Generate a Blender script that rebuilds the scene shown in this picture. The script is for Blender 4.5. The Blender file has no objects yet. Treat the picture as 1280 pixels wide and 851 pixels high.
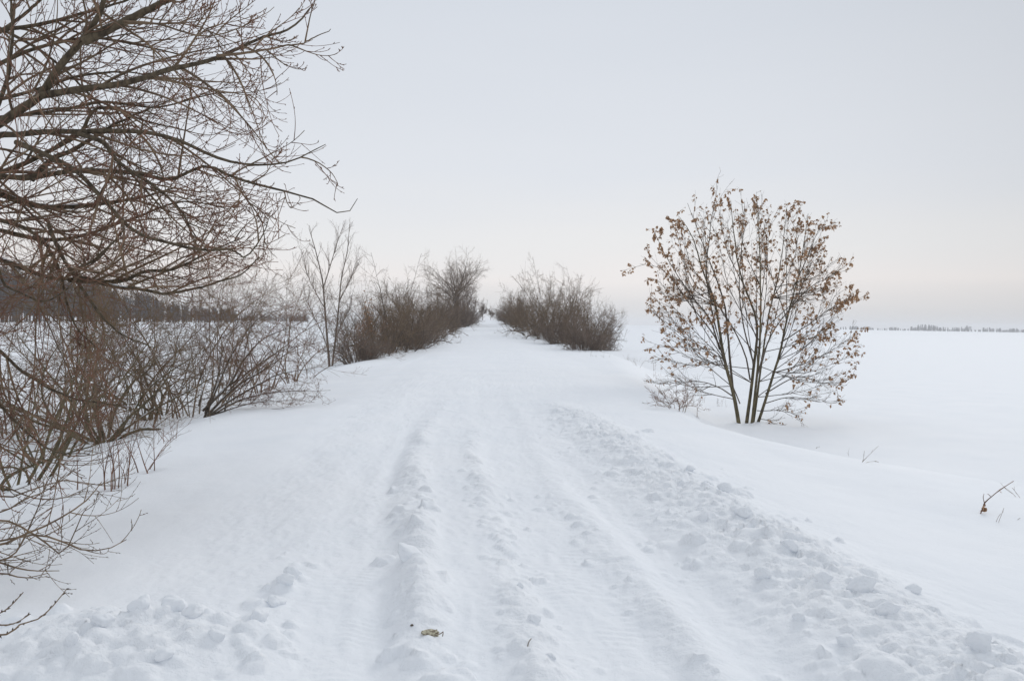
import bpy, math, time
import numpy as np
from mathutils import Matrix, Vector

T0 = time.time()
scn = bpy.context.scene
COL = scn.collection
R = math.radians

# ------------------------------------------------------------------ camera
FPX = 1005.0                       # focal length in pixels of the 1280 wide photograph
CAM_Z = 1.65
cam_d = bpy.data.cameras.new("camera")
cam = bpy.data.objects.new("camera", cam_d)
COL.objects.link(cam)
cam_d.sensor_width = 36.0
cam_d.lens = 36.0 * FPX / 1280.0
cam_d.clip_start = 0.05
cam_d.clip_end = 20000
CAM_R = Matrix.Rotation(R(90 - 1.27), 3, 'X') @ Matrix.Rotation(R(0.92), 3, 'Z')
cam.matrix_world = Matrix.Translation((0, 0, CAM_Z)) @ CAM_R.to_4x4()
scn.camera = cam
CR = np.array(CAM_R)

# ------------------------------------------------------------------ sun and sky
SUN_EL, SUN_AZ = 28.0, 30.0        # degrees above the horizon, degrees right of the view
sun_d = bpy.data.lights.new("sun", 'SUN')
sun_d.energy = 0.9
sun_d.angle = R(24)
sun_d.color = (1.0, 0.96, 0.91)
sun = bpy.data.objects.new("sun", sun_d)
COL.objects.link(sun)
sd = Vector((math.sin(R(SUN_AZ)) * math.cos(R(SUN_EL)), math.cos(R(SUN_AZ)) * math.cos(R(SUN_EL)), math.sin(R(SUN_EL))))
sun.rotation_euler = sd.to_track_quat('Z', 'Y').to_euler()

world = bpy.data.worlds.new("World")
scn.world = world
world.use_nodes = True
wn, wl = world.node_tree.nodes, world.node_tree.links
wn.clear()
w_out = wn.new("ShaderNodeOutputWorld")
w_bg = wn.new("ShaderNodeBackground")
w_bg.inputs["Strength"].default_value = 0.1
w_sky = wn.new("ShaderNodeTexSky")
w_sky.sky_type = 'NISHITA'
w_sky.sun_disc = False
w_sky.sun_elevation = R(SUN_EL)
w_sky.sun_rotation = R(SUN_AZ)
w_sky.air_density = 1.0
w_sky.dust_density = 0.4
w_tc = wn.new("ShaderNodeTexCoord")
w_sep = wn.new("ShaderNodeSeparateXYZ")
wl.new(w_tc.outputs["Generated"], w_sep.inputs[0])
# closed cloud deck: colour by elevation, a very soft mottling
w_noise = wn.new("ShaderNodeTexNoise")
w_noise.inputs["Scale"].default_value = 1.6
w_noise.inputs["Detail"].default_value = 3.0
w_map = wn.new("ShaderNodeMapping")
w_map.inputs["Scale"].default_value = (1, 1, 7)
wl.new(w_tc.outputs["Generated"], w_map.inputs[0])
wl.new(w_map.outputs[0], w_noise.inputs["Vector"])
w_ns = wn.new("ShaderNodeMath"); w_ns.operation = 'MULTIPLY_ADD'
w_ns.inputs[1].default_value = 0.09; w_ns.inputs[2].default_value = -0.045
wl.new(w_noise.outputs["Fac"], w_ns.inputs[0])
w_add = wn.new("ShaderNodeMath"); w_add.operation = 'ADD'
wl.new(w_sep.outputs["Z"], w_add.inputs[0]); wl.new(w_ns.outputs[0], w_add.inputs[1])
w_ramp = wn.new("ShaderNodeValToRGB")
wl.new(w_add.outputs[0], w_ramp.inputs[0])
SKY_STOPS = [
    (0.000, (0.640, 0.640, 0.655)),
    (0.020, (0.690, 0.680, 0.682)),
    (0.065, (0.840, 0.803, 0.788)),
    (0.110, (0.795, 0.795, 0.800)),
    (0.180, (0.720, 0.748, 0.795)),
    (0.400, (0.640, 0.680, 0.745)),
    (1.000, (0.800, 0.850, 0.920)),
]
els = w_ramp.color_ramp.elements
els[0].position, els[0].color = SKY_STOPS[0][0], SKY_STOPS[0][1] + (1,)
els[1].position, els[1].color = SKY_STOPS[-1][0], SKY_STOPS[-1][1] + (1,)
for p, c in SKY_STOPS[1:-1]:
    e = els.new(p); e.color = c + (1,)
# broad glow of the sun behind the cloud
w_dot = wn.new("ShaderNodeVectorMath"); w_dot.operation = 'DOT_PRODUCT'
gd = Vector((math.sin(R(-4)), math.cos(R(-4)), 0.10)).normalized()
w_dot.inputs[1].default_value = gd
w_nrm = wn.new("ShaderNodeVectorMath"); w_nrm.operation = 'NORMALIZE'
wl.new(w_tc.outputs["Generated"], w_nrm.inputs[0])
wl.new(w_nrm.outputs[0], w_dot.inputs[0])
w_gl = wn.new("ShaderNodeMapRange"); w_gl.interpolation_type = 'SMOOTHSTEP'
w_gl.inputs["From Min"].default_value = 0.70; w_gl.inputs["From Max"].default_value = 1.0
w_gl.inputs["To Min"].default_value = 8.5; w_gl.inputs["To Max"].default_value = 10.1
wl.new(w_dot.outputs["Value"], w_gl.inputs["Value"])
w_sc = wn.new("ShaderNodeVectorMath"); w_sc.operation = 'SCALE'
wl.new(w_ramp.outputs[0], w_sc.inputs[0]); wl.new(w_gl.outputs[0], w_sc.inputs["Scale"])
w_mix = wn.new("ShaderNodeMix"); w_mix.data_type = 'RGBA'
w_mix.inputs["Factor"].default_value = 0.992
wl.new(w_sky.outputs[0], w_mix.inputs["A"]); wl.new(w_sc.outputs[0], w_mix.inputs["B"])
wl.new(w_mix.outputs["Result"], w_bg.inputs["Color"])
wl.new(w_bg.outputs[0], w_out.inputs["Surface"])

scn.view_settings.view_transform = 'Standard'
scn.view_settings.look = 'None'
scn.view_settings.exposure = 0.06
scn.view_settings.gamma = 1.0
scn.view_settings.use_curve_mapping = False
scn.render.engine = 'CYCLES'
scn.cycles.max_bounces = 10
scn.cycles.diffuse_bounces = 8
scn.cycles.volume_bounces = 1

# ------------------------------------------------------------------ helpers
def tag(o, label=None, cat=None, group=None, kind=None):
    if label: o["label"] = label
    if cat: o["category"] = cat
    if group: o["group"] = group
    if kind: o["kind"] = kind
    return o

def empty(name, loc, label, cat, group=None):
    o = bpy.data.objects.new(name, None)
    COL.objects.link(o)
    o.location = loc
    o.empty_display_size = 0.3
    return tag(o, label, cat, group)

def link(name, me, mat=None, parent=None, loc=None):
    o = bpy.data.objects.new(name, me)
    COL.objects.link(o)
    if mat is not None and not me.materials:
        me.materials.append(mat)
    if parent is not None: o.parent = parent
    if loc is not None: o.location = loc
    return o

def mesh_np(name, V, F, smooth=True):
    """V (n,3); F list of int arrays (m,k) with k = 3 or 4"""
    me = bpy.data.meshes.new(name)
    V = np.asarray(V, np.float32)
    if not isinstance(F, (list, tuple)): F = [F]
    F = [np.asarray(f, np.int32) for f in F if len(f)]
    me.vertices.add(len(V)); me.vertices.foreach_set("co", V.ravel())
    li = np.concatenate([f.ravel() for f in F])
    tot = np.concatenate([np.full(len(f), f.shape[1], np.int32) for f in F])
    st = np.concatenate([[0], np.cumsum(tot)[:-1]]).astype(np.int32)
    me.loops.add(len(li)); me.loops.foreach_set("vertex_index", li)
    me.polygons.add(len(tot)); me.polygons.foreach_set("loop_start", st); me.polygons.foreach_set("loop_total", tot)
    me.polygons.foreach_set("use_smooth", np.full(len(tot), smooth))
    me.update(calc_edges=True)
    return me

def sstep(a, b, x):
    t = np.clip((x - a) / (b - a), 0, 1)
    return t * t * (3 - 2 * t)

_pr = np.random.default_rng(7)
PERM = np.concatenate([_pr.permutation(256)] * 3)
GA = np.linspace(0, 2 * np.pi, 16, endpoint=False)
GX, GY = np.cos(GA), np.sin(GA)
def gnoise(x, y, seed=0):
    x = np.asarray(x, float) + seed * 17.31; y = np.asarray(y, float) + seed * 9.77
    xi = np.floor(x).astype(int); yi = np.floor(y).astype(int)
    fx, fy = x - xi, y - yi
    u = fx * fx * fx * (fx * (fx * 6 - 15) + 10); v = fy * fy * fy * (fy * (fy * 6 - 15) + 10)
    def g(ix, iy, dx, dy):
        h = PERM[PERM[ix & 255] + (iy & 255)] & 15
        return GX[h] * dx + GY[h] * dy
    a = g(xi, yi, fx, fy); b = g(xi + 1, yi, fx - 1, fy)
    c = g(xi, yi + 1, fx, fy - 1); d = g(xi + 1, yi + 1, fx - 1, fy - 1)
    return (a + u * (b - a)) * (1 - v) + (c + u * (d - c)) * v
def fbm(x, y, octv=4, seed=0, gain=0.5):
    s = 0; a = 1.0; f = 1.0
    for o in range(octv):
        s = s + a * gnoise(np.asarray(x) * f, np.asarray(y) * f, seed + o)
        a *= gain; f *= 2.03
    return s

def ray(px, py):
    d = CR @ np.array([(px - 640) / FPX, -(py - 425.5) / FPX, -1.0])
    return d / d[1]
def at(px, py, Y):
    """point of the place seen at photo pixel px, py when it stands Y metres ahead"""
    return np.array([0, 0, CAM_Z]) + ray(px, py) * Y
def flat(px, py, z=0.0):
    d = ray(px, py)
    return (np.array([0, 0, CAM_Z]) + d * ((z - CAM_Z) / d[2]))[:2]

# ------------------------------------------------------------------ materials
def new_mat(name):
    m = bpy.data.materials.new(name); m.use_nodes = True
    n, l = m.node_tree.nodes, m.node_tree.links
    b = n["Principled BSDF"]
    return m, n, l, b

def mat_snow():
    m, n, l, b = new_mat("snow")
    tc = n.new("ShaderNodeTexCoord")
    n1 = n.new("ShaderNodeTexNoise"); n1.inputs["Scale"].default_value = 0.7; n1.inputs["Detail"].default_value = 6
    n2 = n.new("ShaderNodeTexNoise"); n2.inputs["Scale"].default_value = 26; n2.inputs["Detail"].default_value = 5; n2.inputs["Roughness"].default_value = 0.65
    n3 = n.new("ShaderNodeTexNoise"); n3.inputs["Scale"].default_value = 140; n3.inputs["Detail"].default_value = 3
    for q in (n1, n2, n3): l.new(tc.outputs["Object"], q.inputs["Vector"])
    r = n.new("ShaderNodeValToRGB")
    r.color_ramp.elements[0].position = 0.3; r.color_ramp.elements[0].color = (0.845, 0.872, 0.905, 1)
    r.color_ramp.elements[1].position = 0.7; r.color_ramp.elements[1].color = (0.885, 0.905, 0.930, 1)
    l.new(n1.outputs["Fac"], r.inputs[0])
    l.new(r.outputs[0], b.inputs["Base Color"])
    b.inputs["Roughness"].default_value = 0.75
    b.inputs["Specular IOR Level"].default_value = 0.25
    at_ = n.new("ShaderNodeAttribute"); at_.attribute_name = "churn"
    ms = n.new("ShaderNodeMath"); ms.operation = 'MULTIPLY_ADD'; ms.inputs[1].default_value = 0.55; ms.inputs[2].default_value = 0.22
    l.new(at_.outputs["Fac"], ms.inputs[0])
    b1 = n.new("ShaderNodeBump"); b1.inputs["Distance"].default_value = 0.022; l.new(ms.outputs[0], b1.inputs["Strength"])
    b2 = n.new("ShaderNodeBump"); b2.inputs["Strength"].default_value = 0.25; b2.inputs["Distance"].default_value = 0.004
    l.new(n2.outputs["Fac"], b1.inputs["Height"]); l.new(n3.outputs["Fac"], b2.inputs["Height"])
    l.new(b1.outputs[0], b2.inputs["Normal"]); l.new(b2.outputs[0], b.inputs["Normal"])
    return m

def mat_bark(name, dark, light, scale=18, rough=0.85, bump=0.3):
    m, n, l, b = new_mat(name)
    tc = n.new("ShaderNodeTexCoord")
    mp = n.new("ShaderNodeMapping"); mp.inputs["Scale"].default_value = (1, 1, 0.35)
    l.new(tc.outputs["Object"], mp.inputs[0])
    n1 = n.new("ShaderNodeTexNoise"); n1.inputs["Scale"].default_value = scale; n1.inputs["Detail"].default_value = 4
    l.new(mp.outputs[0], n1.inputs["Vector"])
    r = n.new("ShaderNodeValToRGB")
    r.color_ramp.elements[0].position = 0.34; r.color_ramp.elements[0].color = dark + (1,)
    r.color_ramp.elements[1].position = 0.68; r.color_ramp.elements[1].color = light + (1,)
    l.new(n1.outputs["Fac"], r.inputs[0]); l.new(r.outputs[0], b.inputs["Base Color"])
    b.inputs["Roughness"].default_value = rough
    b.inputs["Specular IOR Level"].default_value = 0.3
    if bump:
        bp = n.new("ShaderNodeBump"); bp.inputs["Strength"].default_value = bump; bp.inputs["Distance"].default_value = 0.01
        l.new(n1.outputs["Fac"], bp.inputs["Height"]); l.new(bp.outputs[0], b.inputs["Normal"])
    return m

def mat_leaf(name, dark, light):
    m, n, l, b = new_mat(name)
    oi = n.new("ShaderNodeTexCoord")
    n1 = n.new("ShaderNodeTexNoise"); n1.inputs["Scale"].default_value = 14; n1.inputs["Detail"].default_value = 2
    l.new(oi.outputs["Object"], n1.inputs["Vector"])
    r = n.new("ShaderNodeValToRGB")
    r.color_ramp.elements[0].position = 0.35; r.color_ramp.elements[0].color = dark + (1,)
    r.color_ramp.elements[1].position = 0.65; r.color_ramp.elements[1].color = light + (1,)
    l.new(n1.outputs["Fac"], r.inputs[0]); l.new(r.outputs[0], b.inputs["Base Color"])
    b.inputs["Roughness"].default_value = 0.8
    tr = n.new("ShaderNodeBsdfTranslucent"); l.new(r.outputs[0], tr.inputs["Color"])
    mx = n.new("ShaderNodeMixShader"); mx.inputs[0].default_value = 0.3
    l.new(b.outputs[0], mx.inputs[1]); l.new(tr.outputs[0], mx.inputs[2])
    l.new(mx.outputs[0], n["Material Output"].inputs["Surface"])
    return m

SNOW = mat_snow()
BARK = mat_bark("bark_olive_brown", (0.052, 0.039, 0.026), (0.150, 0.116, 0.075), 22)
BARK_DARK = mat_bark("bark_dark", (0.062, 0.048, 0.038), (0.165, 0.130, 0.100), 22)
TWIG_RED = mat_bark("twig_red_brown", (0.122, 0.062, 0.044), (0.275, 0.150, 0.096), 5, bump=0)
TWIG = mat_bark("twig_brown", (0.108, 0.075, 0.050), (0.258, 0.182, 0.116), 5, bump=0)
TWIG_TAN = mat_bark("twig_tan", (0.11, 0.066, 0.034), (0.22, 0.145, 0.075), 5, bump=0)
BARK_MOSS = mat_bark("bark_mossy", (0.062, 0.050, 0.030), (0.180, 0.148, 0.082), 14)
BARK_GREY = mat_bark("bark_grey_brown", (0.095, 0.074, 0.060), (0.220, 0.180, 0.148), 4, bump=0)
TWIG_PALE = mat_bark("twig_pale", (0.19, 0.15, 0.12), (0.36, 0.295, 0.24), 3, bump=0)
TWIG_GREY = mat_bark("twig_grey_brown", (0.120, 0.086, 0.066), (0.265, 0.202, 0.160), 3, bump=0)
LEAF = mat_leaf("dead_leaf", (0.27, 0.150, 0.080), (0.55, 0.350, 0.205))
WOOD_FAR = mat_bark("far_wood", (0.072, 0.061, 0.060), (0.140, 0.120, 0.114), 0.4, bump=0)

# ------------------------------------------------------------------ terrain
def ax(y): return -0.0348 * np.clip(y, -50, 400)
ER_Y = [-50, 0, 8, 12.6, 15.6, 25, 39, 47, 100, 200]
EW_Y = [-50, 8, 10.5, 12.3, 13.2, 15.6, 25, 39, 47, 100, 200]
ER_U = [6.5, 5.6, 5.0, 4.80, 4.35, 5.0, 6.6, 7.5, 8.0, 7.0]
EW_U = [13.0, 13.0, 10.0, 4.6, 3.0, 2.4, 3.2, 4.0, 4.5, 6.0, 8.0]
EL_Y = [-50, 5, 13, 20, 27, 52, 100, 200]
EL_U = [4.6, 4.2, 4.6, 4.7, 4.9, 5.4, 5.6, 5.5]

def base_height(x, y):
    u = x - ax(y)
    er = np.interp(y, ER_Y, ER_U); ew = np.interp(y, EW_Y, EW_U)
    el = np.interp(y, EL_Y, EL_U)
    zr = 2.2 * sstep(36, 190, y)
    # right: shoulder, lip and flat field
    dr = sstep(0, 1, (u - er + 0.5) / ew)
    zfr = -1.45 + 0.15 * sstep(300, 1500, y)
    zR = zr - 0.16 * sstep(1.8, 4.6, u)
    zR = zR * (1 - dr) + zfr * dr
    # left: gentle verge and lower field
    dl = sstep(0, 1, (-u - el) / (3.6 + 0.02 * np.clip(y, 0, 200)))
    zfl = -1.1 + 0.75 * sstep(40, 260, y)
    zL = zr - 0.30 * sstep(1.6, 5.0, -u)
    zL = zL * (1 - dl) + zfl * dl
    z = np.where(u > 0, zR, zL)
    near = 1 - sstep(40, 160, np.hypot(x, y))
    verge = np.clip(sstep(2.6, 4.2, u) + sstep(1.3, 2.8, -u), 0, 1)
    z = z + (0.045 * gnoise(x * 0.33, y * 0.27, 3) + 0.018 * gnoise(x * 0.9 + y * .3, y * 0.8, 5)) * (0.35 + 0.65 * verge) * (0.3 + 0.7 * near)
    z = z + 0.009 * fbm(x * 2.6 + y * .5, y * 1.7, 4, 11) * near
    return z

def curve_xy(pix):
    P = np.array([flat(*p) for p in pix]); o = np.argsort(P[:, 1]); P = P[o]
    y0, x0 = P[0, 1], P[0, 0]
    s = (P[1, 0] - P[0, 0]) / (P[1, 1] - P[0, 1])
    P = np.vstack([[x0 - s * 3.5, y0 - 3.5], P])          # carry the line on behind the camera
    return P
C_LEFT = curve_xy([(440, 851), (437, 760), (440, 690), (449, 640), (463, 600), (482, 560), (500, 530), (535, 490), (562, 455)])
C_HUMP1 = curve_xy([(545, 851), (532, 760), (523, 690), (517, 640), (515, 600), (519, 570), (528, 540)])
C_HUMP2 = curve_xy([(690, 851), (665, 770), (642, 700), (624, 660), (609, 620), (597, 585), (590, 560)])
C_RIGHT = curve_xy([(795, 851), (742, 760), (700, 690), (668, 630), (645, 590), (630, 550), (617, 510), (608, 470)])
C_RIDGE = curve_xy([(900, 851), (835, 770), (778, 710), (728, 660), (690, 610), (665, 570)])
C_RUT3 = curve_xy([(990, 851), (905, 770), (845, 705), (790, 655), (740, 610), (695, 565), (665, 535)])
C_BERM = curve_xy([(1215, 851), (1120, 790), (1045, 742), (965, 690), (897, 642), (832, 600), (765, 553), (715, 520), (690, 503)])

def dist(C, x, y): return x - np.interp(y, C[:, 1], C[:, 0])
def along(y, pts): return np.interp(y, [p[0] for p in pts], [p[1] for p in pts])

rs = np.random.default_rng(21)
def stretch(lo, hi, d0, g, dmax=1e9):
    out = [lo]; d = d0
    while out[-1] < hi:
        out.append(out[-1] + d); d = min(d * g, dmax)
    return out
xs_mid = list(np.arange(-2.9, 3.4, 0.0175))
xr = stretch(3.4, 3500, 0.019, 1.06)[1:]
xl = [-v for v in stretch(2.9, 3500, 0.019, 1.06)[1:]][::-1]
XS = np.array(xl + xs_mid + xr)
ys = [2.9]
while ys[-1] < 3500:
    y = ys[-1]
    ys.append(y + max(0.0128, 0.0044 * y) if y < 20 else y * 1.02)
yb = [2.9 - v for v in stretch(0, 3000, 0.06, 1.12)[1:]][::-1]
YS = np.array(yb + ys)
GXX, GYY = np.meshgrid(XS, YS)                              # rows: y, columns: x
Z = base_height(GXX, GYY)

# near field detail
ri = np.where((YS > -1.5) & (YS < 60))[0]; ci = np.where((XS > -4.5) & (XS < 6.0))[0]
sl = np.ix_(ri, ci)
x, y = GXX[sl], GYY[sl]
zn = np.zeros_like(x)
rough = np.zeros_like(x)                                    # where the snow is churned
wob = 0.06 * gnoise(x * 0.2, y * 0.9, 31) + 0.05 * gnoise(x * 0.8, y * 0.37, 32)
def groove(C, hw, depth, edge=0.10, fade=(14, 40)):
    d = np.abs(dist(C, x, y) + wob)
    return -depth * (1 - sstep(hw - edge, hw + edge, d)) * (1 - sstep(fade[0], fade[1], y))
def ridge(C, hw, hgt, fade=(9, 16)):
    d = np.abs(dist(C, x, y) + wob) / hw
    return hgt * np.exp(-d ** 2 * 1.6) * (1 - sstep(fade[0], fade[1], y))
# whole travelled width pressed a little below the verge
hw_road = sstep(-2.3, -1.6, x - ax(y) * 2.2) * (1 - sstep(1.0, 2.2, x - np.interp(y, C_BERM[:, 1], C_BERM[:, 0]) + 0.6))
zn += -0.035 * hw_road * (1 - sstep(25, 60, y))
C_DEEP = curve_xy([(487, 851), (481, 760), (477, 690), (478, 640), (484, 600), (499, 560), (517, 525)])
zn += groove(C_LEFT, 0.26, 0.036, 0.22, (9, 24))
zn += groove(C_DEEP, 0.075, 0.030, 0.095, (9, 18)) * (.7 + .8 * gnoise(x * 2, y * 1.4, 33))
zn += groove(C_RIGHT, 0.36, 0.046, 0.16, (10, 28))
zn += groove(C_RUT3, 0.18, 0.042, 0.12, (7, 13))
m1 = ridge(C_HUMP1, 0.19, 1.0, (8, 22)); m2 = ridge(C_HUMP2, 0.18, 1.0, (8, 20)); m3 = ridge(C_RIDGE, 0.18, 1.0, (6, 13))
m1 = m1 * (.45 + .9 * sstep(-.35, .35, gnoise(x * .9, y * .75, 36))); m2 = m2 * (.25 + 1.1 * sstep(-.3, .4, gnoise(x * .9, y * .8, 37))); m3 = m3 * (.2 + 1.0 * sstep(-.25, .45, gnoise(x * .9, y * .7, 38)))
db = dist(C_BERM, x, y) + wob
bw = np.interp(y, [3, 5, 8, 11, 15, 17], [0.55, 0.55, 0.5, 0.5, 0.42, 0.3])
m4 = np.exp(-np.abs(db / bw) ** 2.6) * (1 - sstep(13, 19, y))
pile = np.exp(-(((x + 1.92) / 0.62) ** 2 + ((y - 4.02) / 0.42) ** 2) ** 1.2)
zn += 0.050 * m1 + 0.042 * m2 + 0.022 * m3 + 0.105 * m4 + 0.12 * pile
rough = np.clip(0.75 * m1 + 0.85 * m2 + 0.6 * m3 + m4 + pile, 0, 1)
fine = np.clip(0.3 * m1 + 0.4 * m2 + 0.3 * m3 + m4 + .3 * pile, 0, 1)
# soft heaped texture where it is churned: billowed noise at three scales
bil = lambda f, s: 1 - np.abs(gnoise(x * f, y * f, s)) * 2.2
qx, qy = x + .10 * fbm(x * 3, y * 3, 3, 46), y + .10 * fbm(x * 3 + 9, y * 3, 3, 47)      # warped, so that no row of bumps repeats
bw_ = lambda f, s: 1 - np.abs(gnoise(qx * f, qy * f, s)) * 2.2
patch = 0.45 + 0.9 * sstep(-.3, .4, gnoise(x * 1.1, y * .9, 48))
zn += rough * (0.055 * gnoise(x * 1.5, y * 1.2, 49) + 0.045 * (bw_(2.4, 41) - .5) + patch * 0.010 * fbm(qx * 9, qy * 9, 3, 42)) + fine * patch * (0.034 * (bw_(6.0, 43) - .5) + 0.040 * np.abs(fbm(qx * 10, qy * 10, 3, 45)) + 0.018 * fbm(qx * 24, qy * 24, 2, 44))
low = hw_road * (1 - sstep(20, 45, y))
zn += low * (0.013 * fbm(x * 4.2, y * 1.5, 3, 51) + 0.010 * np.abs(fbm(x * 8, y * 4.5, 3, 52)) + 0.004 * fbm(x * 19, y * 13, 2, 53))
# tyre tread printed across the tracks
def tread(C, hw, amp, fr, s):
    d = dist(C, x, y) + wob
    mk = (1 - sstep(hw * .55, hw, np.abs(d))) * (1 - sstep(6, 10, y))
    brk = sstep(-0.15, 0.25, gnoise(x * 2.4, y * 1.3, s))
    return mk * brk * amp * np.sin(2 * np.pi * fr * (y + 0.30 * np.abs(d) + 0.02 * gnoise(x * 3, y * 3, s + 1)))
zn += tread(C_LEFT, 0.26, 0.0045, 14, 61) + tread(C_RIGHT, 0.34, 0.0035, 12, 63)

# clods heaped into the surface
def clods(cx, cy, rr, hh, slab=.45):
    for a, b, r, h in zip(cx, cy, rr, hh):
        i0, i1 = np.searchsorted(ycol, b - r), np.searchsorted(ycol, b + r)
        j0, j1 = np.searchsorted(xcol, a - r), np.searchsorted(xcol, a + r)
        if i1 <= i0 or j1 <= j0: continue
        X, Y = x[i0:i1, j0:j1], y[i0:i1, j0:j1]
        th = rs.uniform(0, np.pi); el = rs.uniform(.65, 1)
        dx, dy = X - a, Y - b
        p = (dx * math.cos(th) + dy * math.sin(th)); q = (-dx * math.sin(th) + dy * math.cos(th)) / el
        d2 = (p * p + q * q) / (r * r * .9) * (1 + .7 * gnoise(X / r * .9 + a * 7, Y / r * .9 + b * 5, 3) + .3 * gnoise(X / r * 2.3 + b, Y / r * 2.3 + a, 4))
        if rs.random() < slab:                              # a broken slab: flat tilted top, steep sides
            ta, tb = rs.normal(0, .45, 2)
            cap = h * .9 * np.clip((1 - d2) * 2.4, 0, 1) * np.clip(.75 + ta * p / r + tb * q / r, .1, 1.5)
        else:
            cap = h * np.sqrt(np.clip(1 - d2, 0, 1))
        cap = cap * (0.85 + 0.4 * gnoise(X / r * 1.7 + a * 3, Y / r * 1.7 + b * 9, 6))
        bs = zn[i0:i1, j0:j1]
        k = np.maximum(0, cap - .75 * np.maximum(0, bs - np.percentile(bs, 15)))
        zn[i0:i1, j0:j1] = bs + k
xcol, ycol = XS[ci], YS[ri]
def scatter_curve(C, n, y0, y1, sd_, r0, r1, flat_=0.55):
    yy = y0 + (y1 - y0) * rs.random(n) ** 1.25
    xx = np.interp(yy, C[:, 1], C[:, 0]) + rs.normal(0, 1, n) * sd_
    rr = r0 + (r1 - r0) * rs.random(n) ** 2.6
    clods(xx, yy, rr, rr * flat_ * rs.uniform(.6, 1.2, n))
scatter_curve(C_BERM, 420, 2.2, 15, 0.30, 0.035, 0.15, .50)
scatter_curve(C_BERM, 1500, 2.2, 14, 0.31, 0.016, 0.055, .8)
scatter_curve(C_RUT3, 90, 2.2, 10, 0.2, 0.02, 0.06)
scatter_curve(C_HUMP2, 300, 2.4, 9, 0.10, 0.02, 0.075)
scatter_curve(C_HUMP1, 150, 2.4, 9, 0.09, 0.03, 0.12)
scatter_curve(C_RIDGE, 120, 2.4, 8, 0.10, 0.02, 0.07)
n = 210; xx = rs.normal(-1.95, .44, n); yy = rs.normal(4.02, .25, n); rr = .018 + .068 * rs.random(n) ** 1.6
clods(xx, yy, rr, rr * rs.uniform(.4, .75, n), .35)
n = 26; t = rs.random(n); xx = -1.40 - .12 * t + rs.normal(0, .07, n); yy = 4.2 + 1.6 * t; rr = .03 + .07 * rs.random(n) ** 2
clods(xx, yy, rr, rr * .5)
n = 40; yy = rs.uniform(12, 24, n); xx = rs.normal(-1.4, .8, n); rr = rs.uniform(.05, .16, n)
clods(xx, yy, rr, rr * .2)
# separate lumps of snow: they are objects of their own, the snow only rises a little to meet them
LUMPS = []
def lump(px, py, wpx, label, group=None, squash=.7, sink=.42, skirt=.5):
    p = flat(px, py, .06); r = wpx / 2 / FPX * p[1] * 1.1
    LUMPS.append((p, r, label, group, squash, sink))
    i0, i1 = np.searchsorted(ycol, p[1] - 3 * r), np.searchsorted(ycol, p[1] + 3 * r); j0, j1 = np.searchsorted(xcol, p[0] - 3 * r), np.searchsorted(xcol, p[0] + 3 * r)
    d = np.hypot(x[i0:i1, j0:j1] - p[0], y[i0:i1, j0:j1] - p[1]) / r
    zn[i0:i1, j0:j1] += .8 * skirt * r * squash * np.exp(-(d / 1.15) ** 2) * (1 + .5 * gnoise(x[i0:i1, j0:j1] / r, y[i0:i1, j0:j1] / r, 91))
lump(216, 765, 27, "round snow lump standing on the far side of the heap at lower left", squash=.95, sink=.25, skirt=.3)
lump(242, 773, 26, "flat snow lump right behind the round one on the lower left heap", squash=.6, sink=.38)
lump(908, 618, 17, "round snow ball lying on the outer edge of the churned bank below the copper tree", squash=.95, sink=.25, skirt=.3)
lump(1078, 745, 27, "large rounded snow lump in the middle of the churned bank at lower right", squash=.75, sink=.42)
lump(1225, 822, 28, "bluish snow lump at the outer end of the churned bank in the lower right corner", squash=.8)
lump(1141, 722, 22, "snow lump that rolled out onto smooth snow at the outer edge of the bank", squash=.6)
lump(516, 692, 38, "cracked slab of snow on the hump right of the left wheel rut", squash=.30, sink=.46)
for px, py, w in ((130, 790, 24), (175, 776, 26), (90, 812, 20), (270, 795, 20), (205, 818, 22)):
    lump(px, py, w, "soft snow lump among those heaped in the lower left corner", "snow lumps in the lower left heap", squash=.7, sink=.46, skirt=.7)
for k, (px, py, w) in enumerate(((322, 768, 26), (345, 737, 22), (357, 718, 22), (365, 702, 18))):
    lump(px, py, w, "small snow lump left of the smooth wheel rut, %s one counted from the near end" % ("nearest", "second", "third", "farthest")[k], "snow lumps beside the left wheel rut", squash=.7, sink=.42, skirt=.6)
for px, py, w in ((862, 588, 11), (885, 607, 13), (930, 652, 20), (985, 690, 18), (1030, 738, 20), (1110, 772, 22), (955, 720, 20), (1060, 802, 24), (1000, 770, 18), (880, 650, 14)):
    lump(px, py, w, "rounded snow lump among the churned clods of the long bank right of the track", "snow lumps of the churned bank", squash=.75, sink=.46, skirt=.7)
for px, py, w, q in ((650, 720, 13, "farthest"), (668, 760, 16, "middle"), (688, 806, 15, "nearest")):
    lump(px, py, w, "small snow lump on the low ridge in mid track, %s of three in a row" % q, "snow lumps on the middle ridge", squash=.65, sink=.48, skirt=.7)
Z[sl] += zn
CHURN = np.zeros_like(Z); CHURN[sl] = np.clip(rough + .25 * low, 0, 1)
# old faint wheel marks and drift ripples further along the road
Z += 0.02 * fbm(GXX * 0.8, GYY * 0.35, 3, 71) * sstep(14, 22, GYY) * (1 - sstep(90, 200, GYY)) * (1 - sstep(4, 6, np.abs(GXX - ax(GYY))))

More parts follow.
